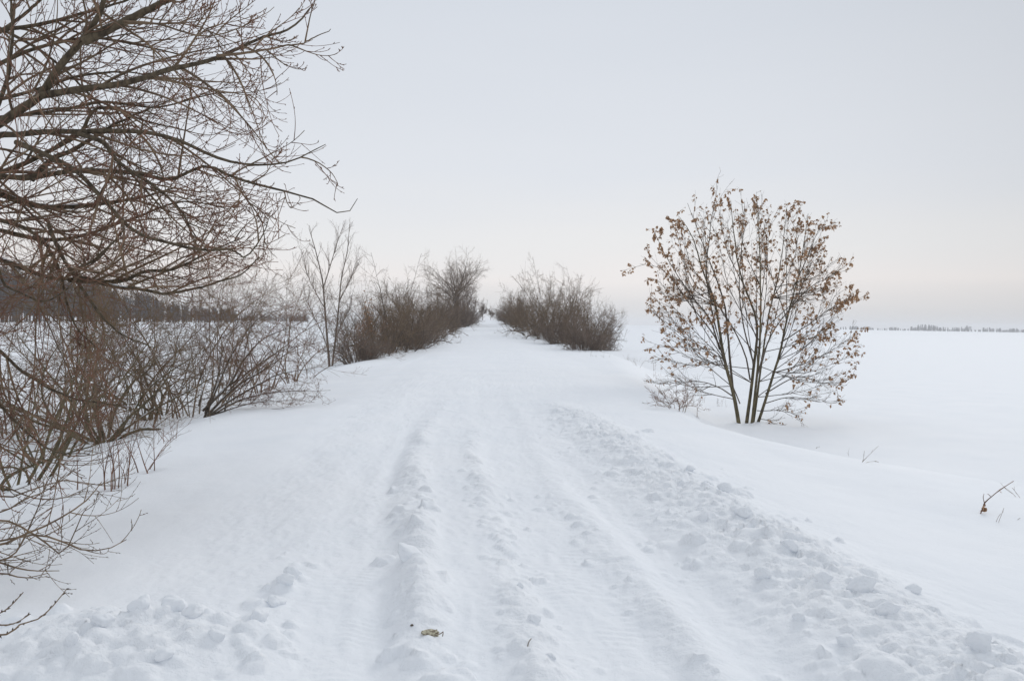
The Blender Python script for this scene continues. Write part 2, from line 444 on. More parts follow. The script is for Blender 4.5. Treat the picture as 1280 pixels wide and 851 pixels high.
def ground(px_, py_):
    j = np.clip(np.searchsorted(XS, px_) - 1, 0, len(XS) - 2); i = np.clip(np.searchsorted(YS, py_) - 1, 0, len(YS) - 2)
    fx = (px_ - XS[j]) / (XS[j + 1] - XS[j]); fy = (py_ - YS[i]) / (YS[i + 1] - YS[i])
    return float((Z[i, j] * (1 - fx) + Z[i, j + 1] * fx) * (1 - fy) + (Z[i + 1, j] * (1 - fx) + Z[i + 1, j + 1] * fx) * fy)
def groundv(p):
    """height of points above the snow, for arrays (...,3)"""
    X, Y = p[..., 0], p[..., 1]
    j = np.clip(np.searchsorted(XS, X) - 1, 0, len(XS) - 2); i = np.clip(np.searchsorted(YS, Y) - 1, 0, len(YS) - 2)
    fx = (X - XS[j]) / (XS[j + 1] - XS[j]); fy = (Y - YS[i]) / (YS[i + 1] - YS[i])
    return p[..., 2] - ((Z[i, j] * (1 - fx) + Z[i, j + 1] * fx) * (1 - fy) + (Z[i + 1, j] * (1 - fx) + Z[i + 1, j + 1] * fx) * fy)
def clear(p, r, tol=0.01):
    """drop branches that would dip into the snow"""
    k = groundv(p).min(1) > tol
    return p[k], r[k], k
def hit(px, py):
    """first point of the ground on the line of sight through a photo pixel"""
    d = ray(px, py); Y = 2.6; prev = Y
    while Y < 3000:
        p = np.array([0, 0, CAM_Z]) + d * Y
        if p[2] < ground(p[0], p[1]):
            lo, hi = prev, Y
            for _ in range(12):
                mid = (lo + hi) / 2; p = np.array([0, 0, CAM_Z]) + d * mid
                if p[2] < ground(p[0], p[1]): hi = mid
                else: lo = mid
            p[2] = ground(p[0], p[1]); return p
        prev = Y; Y *= 1.02
    return None

# wind hollows round the stems, with a little drift heaped beside them
for px_, py_, r_ in ((934, 529, .34), (128, 552, .40), (186, 524, .30), (206, 518, .25), (256, 522, .35), (413, 458, .35), (140, 611, .16), (187, 590, .12)):
    p_ = hit(px_, py_); d_ = np.hypot(GXX - p_[0], GYY - p_[1]) / r_
    Z += r_ * (-.22 * np.exp(-d_ ** 2) + .13 * np.exp(-((d_ - 1.7) / .6) ** 2) * (.6 + .8 * gnoise(GXX * 1.7, GYY * 1.7, 55)))
dzdy, dzdx = np.gradient(Z, YS, XS)
NRM = np.stack([-dzdx, -dzdy, np.ones_like(Z)], -1); NRM /= np.linalg.norm(NRM, axis=-1, keepdims=True)
nr, nc = Z.shape
idx = np.arange(nr * nc).reshape(nr, nc)
quads = np.stack([idx[:-1, :-1], idx[:-1, 1:], idx[1:, 1:], idx[1:, :-1]], -1).reshape(-1, 4)
VV = np.stack([GXX, GYY, Z], -1).reshape(-1, 3); NN = NRM.reshape(-1, 3)
ccx = (GXX[:-1, :-1] + GXX[1:, 1:]).ravel() / 2; ccy = (GYY[:-1, :-1] + GYY[1:, 1:]).ravel() / 2
cu = ccx - ax(ccy)
reg = np.where(cu > np.interp(ccy, ER_Y, ER_U), 2, np.where(-cu > np.interp(ccy, EL_Y, EL_U), 0, 1))
reg = np.where((ccy > 400) & (reg == 1), np.where(cu > 0, 2, 0), reg)
for k, nm, lb, ct in ((1, "snowy_road", "snow covered track on a low bank with churned wheel ruts", "road"),
                      (0, "snow_field", "flat snow field below the bank in front of the wood", "field"),
                      (2, "snow_field", "wide open snow field beyond the tree with copper leaves", "field")):
    q = quads[reg == k]
    used, inv = np.unique(q, return_inverse=True)
    me = mesh_np(nm, VV[used], inv.reshape(-1, 4))
    me.normals_split_custom_set_from_vertices(NN[used].tolist())
    me.attributes.new('churn', 'FLOAT', 'POINT').data.foreach_set('value', CHURN.ravel()[used].astype(np.float32))
    o = link(nm, me, SNOW); tag(o, lb, ct, kind="structure")
print("terrain", Z.shape, round(time.time() - T0, 1))

# ------------------------------------------------------------------ branch growing
def nz(v): return v / np.maximum(np.linalg.norm(v, axis=-1, keepdims=True), 1e-9)
UP = np.array([0, 0, 1.0])

def grow(rng, P, D, L, K, wobv, trop=None, bend=None):
    """trop: array of K upward pulls; bend: each branch keeps its own sideways curve"""
    N = len(P); pts = np.empty((N, K + 1, 3)); pts[:, 0] = P; D = nz(D)
    B = rng.normal(0, (wobv * .9 if bend is None else bend), (N, 3))
    wobv = wobv * .55
    for k in range(K):
        D = nz(D + B + rng.normal(0, wobv, (N, 3)) + (UP * trop[k] if trop is not None else 0))
        P = P + D * (L / K)[:, None]
        pts[:, k + 1] = P
    return pts

def taper(r0, K, tip, p=0.9):
    t = np.linspace(0, 1, K + 1)
    return np.maximum(np.asarray(r0)[:, None] * (1 - t[None]) ** p, tip)

def spawn(rng, pts, rad, L, n, t0, t1, ang, angsd, lr, lrsd, rmax, flatten=1.0, fall=0.55, drop=0.0):
    """n children per branch; returns P, D, L, r"""
    N, K1, _ = pts.shape; K = K1 - 1
    t = t0 + (t1 - t0) * (np.arange(n)[None] + rng.random((N, n))) / n
    f = t * K; i = np.minimum(f.astype(int), K - 1); w = (f - i)[..., None]
    ar = np.arange(N)[:, None]
    a, b = pts[ar, i], pts[ar, i + 1]
    P = a * (1 - w) + b * w
    T = nz(b - a)
    rr = rad[ar, i] * (1 - w[..., 0]) + rad[ar, i + 1] * w[..., 0]
    rv = rng.normal(0, 1, (N, n, 3)); rv[..., 2] *= flatten
    Q = nz(rv - (rv * T).sum(-1, keepdims=True) * T)
    an = np.radians(rng.normal(ang, angsd, (N, n)))[..., None]
    D = T * np.cos(an) + Q * np.sin(an)
    CL = L[:, None] * np.clip(rng.normal(lr, lrsd, (N, n)), lr * .3, None) * (1 - fall * t)
    CR_ = np.minimum(rr * 0.75, rmax)
    keep = rng.random((N, n)) >= drop
    return P[keep], D[keep], CL[keep], CR_[keep]

def tubes(sets, sides):
    """sets of (pts (N,K+1,3), rad (N,K+1)) -> V, [quads]"""
    Vs, Fs, off = [], [], 0
    an = np.linspace(0, 2 * np.pi, sides, endpoint=False)
    for pts, rad in sets:
        N, K1, _ = pts.shape
        if N == 0: continue
        T = np.empty_like(pts); T[:, 1:-1] = pts[:, 2:] - pts[:, :-2]
        T[:, 0] = pts[:, 1] - pts[:, 0]; T[:, -1] = pts[:, -1] - pts[:, -2]
        T = nz(T)
        mean = nz(pts[:, -1] - pts[:, 0])
        ref = np.where(np.abs(mean[:, 2:3]) < .8, UP[None], np.array([[1.0, .3, 0]]))[:, None]
        A = nz(np.cross(T, np.broadcast_to(ref, T.shape))); B = np.cross(T, A)
        ring = pts[:, :, None] + rad[:, :, None, None] * (A[:, :, None] * np.cos(an)[None, None, :, None] + B[:, :, None] * np.sin(an)[None, None, :, None])
        Vs.append(ring.reshape(-1, 3))
        b = off + (np.arange(N)[:, None, None] * K1 + np.arange(K1 - 1)[None, :, None]) * sides
        s = np.arange(sides)[None, None]; s2 = (s + 1) % sides
        q = np.stack(np.broadcast_arrays(b + s, b + s2, b + sides + s2, b + sides + s), -1)
        Fs.append(q.reshape(-1, 4)); off += N * K1 * sides
    return np.concatenate(Vs), [np.concatenate(Fs)]

def tube_obj(name, sets, sides, mat, parent, kind=None):
    base = np.array(parent.location) if parent is not None else np.zeros(3)
    V, F = tubes(sets, sides)
    o = link(name, mesh_np(name, V - base, F), mat, parent)
    if kind: o["kind"] = kind
    return o

def resample(P, K):
    """smooth polyline through control points, K+1 samples"""
    P = np.asarray(P, float); n_ = len(P)
    ext = np.vstack([2 * P[0] - P[1], P, 2 * P[-1] - P[-2]])
    seg = np.linalg.norm(np.diff(P, axis=0), axis=1); cum = np.concatenate([[0], np.cumsum(seg)]); cum /= cum[-1]
    out = []
    for s in np.linspace(0, 1, K + 1):
        i = min(np.searchsorted(cum, s, side='right') - 1, n_ - 2); i = max(i, 0)
        t = (s - cum[i]) / (cum[i + 1] - cum[i])
        p0, p1, p2, p3 = ext[i], ext[i + 1], ext[i + 2], ext[i + 3]
        out.append(.5 * (2 * p1 + (p2 - p0) * t + (2 * p0 - 5 * p1 + 4 * p2 - p3) * t * t + (3 * p1 - p0 - 3 * p2 + p3) * t ** 3))
    return np.array(out)

def plen(p): return np.linalg.norm(np.diff(p, axis=0), axis=1).sum()

def snow_on(limb_pts, limb_rad, a, b, parent_obj, base, w=0.75, h=0.55):
    """ridge of snow lying along the upper side of a limb between fractions a and b"""
    P = limb_pts; t = np.linspace(0, 1, len(P)); s = np.linspace(a, b, 12)
    c = np.stack([np.interp(s, t, P[:, k]) for k in range(3)], -1); r = np.interp(s, t, limb_rad)
    T = nz(np.gradient(c, axis=0)); S = nz(np.cross(T, UP)); N_ = np.cross(S, T)
    prof = np.sin(np.linspace(0.12, np.pi - 0.12, 12)) ** .6 * (0.85 + 0.3 * np.sin(np.arange(12) * 2.1))
    an = np.linspace(0, 2 * np.pi, 7, endpoint=False)
    ring = (c + N_ * (r * .80)[:, None])[:, None] + (S[:, None] * np.cos(an)[None, :, None] * w + N_[:, None] * np.sin(an)[None, :, None] * h) * (r * prof)[:, None, None]
    V = ring.reshape(-1, 3) - base; q = []
    for i in range(11):
        for k in range(7): q.append((i * 7 + k, i * 7 + (k + 1) % 7, i * 7 + 7 + (k + 1) % 7, i * 7 + 7 + k))
    link("snow_cap", mesh_np("snow_cap", V, np.array(q)), SNOW, parent_obj)

# ------------------------------------------------------------------ the big tree leaning in from the edge
def traced(pix, Y0, Y1, K=14, start=None):
    n_ = len(pix); P = [at(p[0], p[1], Y0 + (Y1 - Y0) * i / (n_ - 1)) for i, p in enumerate(pix)]
    if start is not None: P = [start] + P
    return resample(P, K)

def leaning_tree():
    rng = np.random.default_rng(5)
    gx, gy = -5.7, 7.2
    base = np.array([gx, gy, ground(gx, gy) - .1])
    root = empty("willow_tree", base, "large bare tree leaning in from the left edge with long spreading boughs", "tree")
    fork = at(-70, 215, 7.1)
    tp = resample([base, base + [0.05, 0, .9], base * .45 + fork * .55 + [-.05, 0, 0], fork, at(-60, 60, 7.1), at(-75, -120, 7.2)], 18)
    tr = np.interp(np.linspace(0, 1, 19), [0, .08, .5, 1], [.21, .16, .12, .07])
    tube_obj("trunk", [(tp[None], tr[None])], 12, BARK, root)
    low = tp[5]; mid = tp[8]
    LIMBS = [  # pixels, depth from, depth to, radius, tip radius, start
        ([(-22, 180), (8, 149), (50, 120), (74, 85), (101, 54), (128, 16), (138, -10), (150, -60)], 7.0, 6.7, .042, .014, mid),
        ([(105, 52), (155, 27), (178, 13), (215, -5), (270, -22)], 6.75, 6.6, .032, .010, None),
        ([(50, 120), (85, 114), (155, 103), (210, 87), (271, 70), (322, 46), (365, 31), (394, 2)], 6.9, 6.3, .029, .004, None),
        ([(271, 70), (334, 64), (372, 58), (413, 42)], 6.4, 6.1, .010, .0025, None),
        ([(-30, 190), (31, 169), (97, 167), (167, 169), (217, 178), (268, 202), (310, 211), (357, 209), (405, 186)], 7.0, 6.6, .032, .003, mid),
        ([(-30, 232), (39, 223), (97, 215), (167, 217), (213, 225), (256, 208), (295, 225), (349, 240), (388, 252), (406, 263), (420, 270), (432, 265), (440, 251)], 7.1, 7.0, .028, .0028, mid),
        ([(20, 178), (58, 194), (97, 215), (128, 248), (167, 287), (206, 301), (248, 312), (287, 313), (306, 323), (326, 295), (331, 277)], 6.6, 5.9, .020, .0028, None),
        ([(97, 167), (128, 178), (147, 202), (186, 229), (217, 256), (240, 291), (256, 312)], 6.85, 6.3, .018, .003, None),
        ([(295, 225), (304, 243), (326, 275), (333, 306), (347, 322)], 7.0, 6.9, .006, .002, None),
        ([(-30, 246), (27, 254), (66, 262), (128, 258), (165, 252), (220, 240)], 7.2, 7.8, .036, .006, mid),
        ([(-40, 310), (0, 324), (26, 334), (60, 346), (86, 350), (96, 342), (128, 322), (160, 290)], 7.0, 6.6, .034, .006, low),
        ([(86, 350), (122, 352), (154, 351), (178, 341), (208, 340), (230, 334), (262, 318), (300, 300)], 6.8, 6.5, .018, .003, None),
        ([(96, 345), (120, 352), (150, 360), (174, 362), (206, 368), (240, 362), (295, 347), (322, 325)], 6.7, 6.3, .016, .003, None),
        ([(60, 280), (80, 324), (120, 382), (152, 416), (200, 440)], 6.7, 6.2, .014, .003, None),
        ([(-20, 340), (8, 360), (34, 372), (58, 382), (80, 376), (110, 350)], 6.6, 6.2, .014, .004, low),
        ([(-25, 226), (0, 217), (43, 198), (97, 167), (116, 136), (147, 132), (180, 148), (240, 160)], 7.2, 7.7, .030, .004, mid),
        ([(39, 225), (66, 198), (93, 186), (150, 150), (215, 118)], 7.1, 7.6, .022, .004, None),
        ([(-15, 160), (10, 100), (16, 50), (20, -10)], 7.0, 6.8, .016, .006, None),
        ([(-20, 90), (40, 62), (110, 48), (190, 60), (260, 78)], 7.4, 8.2, .018, .003, None),
        ([(-20, 40), (50, 30), (130, 8), (210, -20)], 7.4, 8.0, .018, .004, None),
        ([(0, 288), (60, 300), (110, 292), (170, 270), (230, 250), (290, 262)], 7.3, 7.9, .018, .003, None),
        ([(-20, 270), (40, 290), (70, 330), (90, 400), (130, 440)], 6.9, 6.4, .016, .003, None),
        ([(155, 27), (200, 30), (250, 42), (300, 30), (345, 4)], 6.6, 6.3, .008, .002, None),
        ([(155, 30), (230, 29), (262, 40), (285, 66)], 6.6, 6.8, .007, .002, None),
        ([(-30, 130), (30, 118), (90, 100), (150, 96), (215, 112)], 7.3, 7.9, .016, .003, None),
        ([(-30, 60), (30, 20), (80, -30)], 7.1, 7.3, .018, .004, None),
        ([(-30, 20), (60, 70), (120, 130), (170, 190)], 7.6, 8.4, .014, .003, None),
        ([(128, 16), (190, 60), (236, 110), (262, 150)], 7.0, 7.6, .010, .002, None),
        ([(-30, 150), (60, 140), (130, 128), (200, 135), (270, 120), (330, 125)], 7.4, 8.2, .016, .002, None),
        ([(-40, 420), (30, 470), (90, 500), (140, 510)], 6.9, 6.3, .018, .004, low),
        ([(-40, 470), (10, 520), (60, 560), (110, 565)], 6.6, 5.9, .016, .003, low),
    ]
    sets1, allL = [], []
    for i, (px, Y0, Y1, r0, r1, st) in enumerate(LIMBS):
        K = 36
        p = traced(px, Y0, Y1, K, st)
        # slight natural crookedness
        p[1:] += np.cumsum(rng.normal(0, .0045, (K, 3)), axis=0) * np.linspace(0, 1, K)[:, None]
        r = r0 * (1 - np.linspace(0, 1, K + 1)) ** .85 + r1
        r *= 1 + .035 * rng.normal(0, 1, K + 1)
        o = tube_obj("limb", [(p[None], r[None])], 8, BARK if r0 > .012 else TWIG, root)
        if i == 0: snow_on(p, r, .16, .40, o, base)
        if i == 4: snow_on(p, r, .22, .38, o, base, .8, .6)
        if i == 9: snow_on(p, r, .10, .48, o, base); snow_on(p, r, .52, .70, o, base)
        if i == 10: snow_on(p, r, .22, .36, o, base, 1, .8); snow_on(p, r, .42, .60, o, base)
        if i == 12: snow_on(p, r, .18, .30, o, base)
        if i == 5: snow_on(p, r, .12, .22, o, base)
        sets1.append((p, r, plen(p)))
    pts = np.stack([s[0] for s in sets1]); rad = np.stack([s[1] for s in sets1]); L = np.array([s[2] for s in sets1])
    # first laterals: long shoots
    nper = 13
    lg = L > 1.5
    A1 = spawn(rng, pts[lg], rad[lg], np.clip(L[lg], .7, 2.6), nper, .10, .95, 42, 14, .66, .18, .013, .8, .62)
    A2 = spawn(rng, pts[~lg], rad[~lg], np.clip(L[~lg], .7, 2.6), 6, .10, .92, 40, 15, .45, .16, .010, .8, .5)
    P, D, CL, cr = (np.concatenate(q) for q in zip(A1, A2))
    def inside(a, loose):                                   # the crown's own outline, uneven; whole branches go, never a piece of one
        w_ = a - [0, 0, CAM_Z]; u_ = w_[..., 0] / np.maximum(w_[..., 1], .1); v_ = w_[..., 2] / np.maximum(w_[..., 1], .1)
        lim = np.where(v_ < -.02, -.46, np.where(v_ < .04, -.37, np.where(v_ < .13, -.262, np.where(v_ > .36, -.215, -.203)))) - np.abs(rng.normal(0, .024, (len(a), 1))) + loose
        return (u_ < lim).all(1) & (u_.mean(1) > -.85)
    t1 = grow(rng, P, D, CL, 12, .045, np.linspace(-.09, .15, 12)); k = inside(t1, 0); t1, CL, cr = t1[k], CL[k], cr[k]
    r1 = taper(np.maximum(cr, .0068), 12, .0030)
    P, D, CL2, cr = spawn(rng, t1, r1, CL, 6, .12, .95, 38, 10, .56, .18, .0055, 1, .45)
    t2 = grow(rng, P, D, CL2, 9, .04, np.linspace(-.03, .15, 9)); k = inside(t2, .012); t2, CL2, cr = t2[k], CL2[k], cr[k]
    r2 = taper(np.maximum(cr, .0042), 9, .0025)
    P, D, CL3, cr = spawn(rng, t2, r2, CL2, 2, .15, .85, 36, 10, .42, .2, .0034, 1, .3, .45)
    t3 = grow(rng, P, D, CL3, 5, .06, np.linspace(0, .12, 5)); r3 = taper(np.maximum(cr, .0032), 5, .0021)
    # buds: very short spurs
    P, D, CL4, cr = spawn(rng, np.concatenate([t2[:, 4:], t3]), np.concatenate([r2[:, 4:], r3]), np.full(len(t2) + len(t3), .020), 2, .15, 1.0, 35, 8, 1, .2, .002, 1, 0)
    t4 = grow(rng, P, D, CL4, 2, .02); r4 = np.tile(np.array([.0026, .0036, .0010]), (len(P), 1))
    tube_obj("shoots", [(t1, r1)], 5, TWIG, root, "stuff")
    tube_obj("twigs", [(t2, r2), (t3, r3)], 3, TWIG_RED, root, "stuff")
    tube_obj("buds", [(t4, r4)], 3, TWIG_RED, root, "stuff")
    # matted old twigs under the lowest boughs
    sel = [10, 11, 12, 13, 14, 21]
    P, D, CL, cr = spawn(rng, pts[sel], rad[sel], np.full(len(sel), 1.0), 26, .10, .68, 75, 25, .36, .14, .005, 1, .2)
    D[:, 2] -= .35
    t5 = grow(rng, P, D, CL, 6, .16, np.linspace(-.06, .05, 6)); r5 = taper(np.maximum(cr * .6, .002), 6, .0014)
    P, D, CL, cr = spawn(rng, t5, r5, CL, 5, .1, .95, 50, 18, .5, .2, .002, 1, .2)
    t6 = grow(rng, P, D, CL, 4, .2); r6 = taper(np.maximum(cr, .0017), 4, .0012)
    tube_obj("matted_twigs", [(t5, r5), (t6, r6)], 3, TWIG_TAN, root, "stuff")
leaning_tree()
print("willow", round(time.time() - T0, 1))

# ------------------------------------------------------------------ shrubs near the road
def shrub(name, base, label, cat, seed, nst, h, spread, lean=(0, 0, 0), r0=.022, dens=(9, 7, 4), mats=(BARK, TWIG, TWIG_RED), group=None,
          ring=.22, wobv=.13, trop=.03, tilt0=0, thick=1.0, lr=(.46, .50, .5), caps=0, stems_joined=False, sides=6, up=.03, lvar=(.5, 1.3), t0=.18, stems=None):
    rng = np.random.default_rng(seed)
    base = np.array(base, float)
    root = empty(name, base, label, cat, group)
    az = (np.arange(nst) + rng.uniform(-.35, .35, nst)) / nst * 2 * np.pi
    tl = np.radians(tilt0 + (spread - tilt0) * np.sqrt(rng.random(nst)))
    D = np.stack([np.sin(tl) * np.cos(az), np.sin(tl) * np.sin(az), np.cos(tl)], -1) + np.array(lean) * rng.uniform(lvar[0], lvar[1], (nst, 1))
    P = base + np.stack([np.cos(az), np.sin(az), 0 * az], -1) * (ring * np.sqrt(rng.random(nst)))[:, None] + [0, 0, -.06]
    L = h * rng.uniform(.62, 1.1, nst) / np.clip(np.cos(tl) ** .5, .5, 1)
    K = 11
    s = grow(rng, P, D, L, K, wobv, np.full(K, trop)); r = taper(r0 * rng.uniform(.6, 1.15, nst), K, .0028 * thick, .8)
    if stems:
        nst = len(stems); s = []; r = []
        for px, y1, rr_ in stems:
            p = traced(px, base[1], base[1] + y1, K)
            p[1:] += np.cumsum(rng.normal(0, .012, (K, 3)), axis=0) * np.linspace(.2, 1, K)[:, None]
            p[:, 2] += np.maximum(0, .02 - groundv(p)) * np.linspace(0, 1, K + 1)
            s.append(p); r.append(np.maximum(rr_ * (1 - np.linspace(0, 1, K + 1)) ** .85, .004))
        s = np.array(s); r = np.array(r); L = np.array([plen(p) for p in s])
    if stems_joined: tube_obj("stems", [(s, r)], 4, mats[0], root, "stuff")
    else:
        for k in range(nst):
            o = tube_obj("stem", [(s[k:k + 1], r[k:k + 1])], sides, mats[0], root)
            if k < caps:
                snow_on(s[k], r[k], .12, .34, o, base); snow_on(s[k], r[k], .4, .62, o, base, .7, .45)
    P, D, CL, cr = spawn(rng, s, r, L, dens[0], t0, .97, 44, 16, lr[0], .14, .010 * thick, 1, .55)
    a = grow(rng, P, D, CL, 8, .12, np.full(8, up)); ra = taper(np.maximum(cr, .0042 * thick), 8, .0026 * thick)
    P, D, CL, cr = spawn(rng, a, ra, CL, dens[1], .12, .97, 44, 15, lr[1], .15, .0045 * thick, 1, .45)
    b = grow(rng, P, D, CL, 5, .10, np.full(5, up)); rb = taper(np.maximum(cr, .0032 * thick), 5, .0021 * thick)
    a, ra, _ = clear(a, ra); b, rb, kk = clear(b, rb); CL = CL[kk]
    tube_obj("branches", [(a, ra)], 4, mats[1], root, "stuff")
    sets = [(b, rb)]
    if dens[2]:
        P, D, CL, cr = spawn(rng, b, rb, CL, dens[2], .1, .97, 40, 13, lr[2], .15, .0028 * thick, 1, .35)
        c = grow(rng, P, D, CL, 3, .1, np.full(3, up)); rc = taper(np.maximum(cr, .0026 * thick), 3, .0018 * thick)
        c, rc, _ = clear(c, rc)
        sets.append((c, rc))
    tube_obj("twigs", sets, 3, mats[2], root, "stuff")
    return root, s, a, b

def on(px, py, Y=None):
    if Y is None:
        p = hit(px, py); return p
    p = at(px, py, Y); return np.array([p[0], p[1], ground(p[0], p[1])])

near_m = (BARK_MOSS, TWIG, TWIG)
shrub("shrub", on(128, 552), "dense many stemmed shrub with mossy trunks rising from the snow behind the thin sprouts", "shrub", 101, 16, 3.3, 66, (-.12, .05, 0), .040, (9, 6, 2), near_m, ring=.28, caps=4, thick=1.1)
shrub("shrub", on(186, 524), "upright shrub with two twisted thick stems left of the low leaning shrub", "shrub", 102, 7, 3.5, 36, (0, .05, 0), .036, (8, 5, 2), near_m, ring=.2, wobv=.2, thick=1.1)
shrub("shrub", on(206, 518), "slim shrub with tangled stems squeezed behind the twisted thick stems", "shrub", 103, 7, 3.1, 50, (.1, .1, 0), .026, (9, 6, 2), near_m, ring=.22, wobv=.18, thick=1.1)
qc = lambda c: [(220 + p[0] / 3.87, 320 + p[1] / 3.87) for p in c]
shrub("shrub", on(256, 522), "low shrub leaning far over towards the road with snow lying on its stems", "shrub", 104, 12, 2.9, 52, (0, 0, 0), .030, (11, 8, 3), (BARK_DARK, TWIG, TWIG_RED), caps=9, up=.02, lr=(.34, .5, .5), stems=[
    (qc([(135, 790), (150, 740), (240, 640), (320, 580), (345, 470), (380, 330), (390, 200)]), .4, .030),
    (qc([(130, 748), (260, 620), (330, 500), (420, 400), (560, 340), (620, 300)]), -.4, .030),
    (qc([(150, 770), (290, 630), (400, 560), (520, 480), (600, 400)]), -.7, .030),
    (qc([(150, 780), (260, 700), (400, 620), (520, 560), (690, 530)]), -.9, .028),
    (qc([(160, 780), (300, 700), (470, 660), (600, 650), (750, 640)]), -1.1, .022),
    (qc([(165, 785), (280, 760), (420, 765), (520, 740)]), -1.0, .018),
    (qc([(110, 725), (130, 640), (120, 520), (150, 420), (220, 330)]), .7, .024),
    (qc([(150, 755), (230, 560), (300, 420), (400, 300), (560, 250)]), .9, .026),
    (qc([(235, 760), (260, 680), (390, 580), (450, 480), (560, 420)]), .5, .020),
    (qc([(150, 770), (320, 590), (480, 470), (580, 440), (680, 430)]), .6, .022),
    (qc([(140, 760), (200, 600), (230, 450), (300, 330), (330, 230)]), 1.1, .022),
    (qc([(170, 770), (330, 720), (440, 700), (560, 690), (660, 700)]), -.6, .016)])
shrub("shrub", on(20, 560, 10.5), "tangled shrub of arching stems at the left edge below the big boughs", "shrub", 105, 12, 2.6, 72, (.05, .1, 0), .024, (8, 5, 2), near_m, ring=.35, trop=-.01)
shrub("shrub", on(60, 520, 14.5), "bushy shrub with crossing stems behind the arching stems at the left edge", "shrub", 106, 11, 3.5, 55, (0, 0, 0), .026, (7, 5, 2), near_m, ring=.35)
TH = [(5, 18, 5.0), (55, 19, 5.2), (110, 20, 5.4), (160, 19, 5.4), (205, 22, 6.2), (245, 21, 6.0), (290, 25, 6.2), (330, 27, 5.2), (368, 30, 4.0)]
ORD = ["first", "second", "third", "fourth", "fifth", "sixth", "seventh", "eighth", "ninth", "tenth", "eleventh"]
for i, (px, Y, h) in enumerate(TH):
    shrub("thicket_shrub", on(px, 450, Y), "thin %s shrub in the thicket behind the near shrubs, %s of nine from left" % ("brown" if i % 2 else "reddish", ORD[i]), "shrub", 120 + i, 10, h * .86, 30, (0, 0, 0), .020, (8, 6, 3),
          (TWIG, TWIG, TWIG if i % 2 else TWIG_RED), "thin shrubs in the thicket behind the near shrubs", ring=.55, thick=1.2, t0=.42)
print("shrubs", round(time.time() - T0, 1))

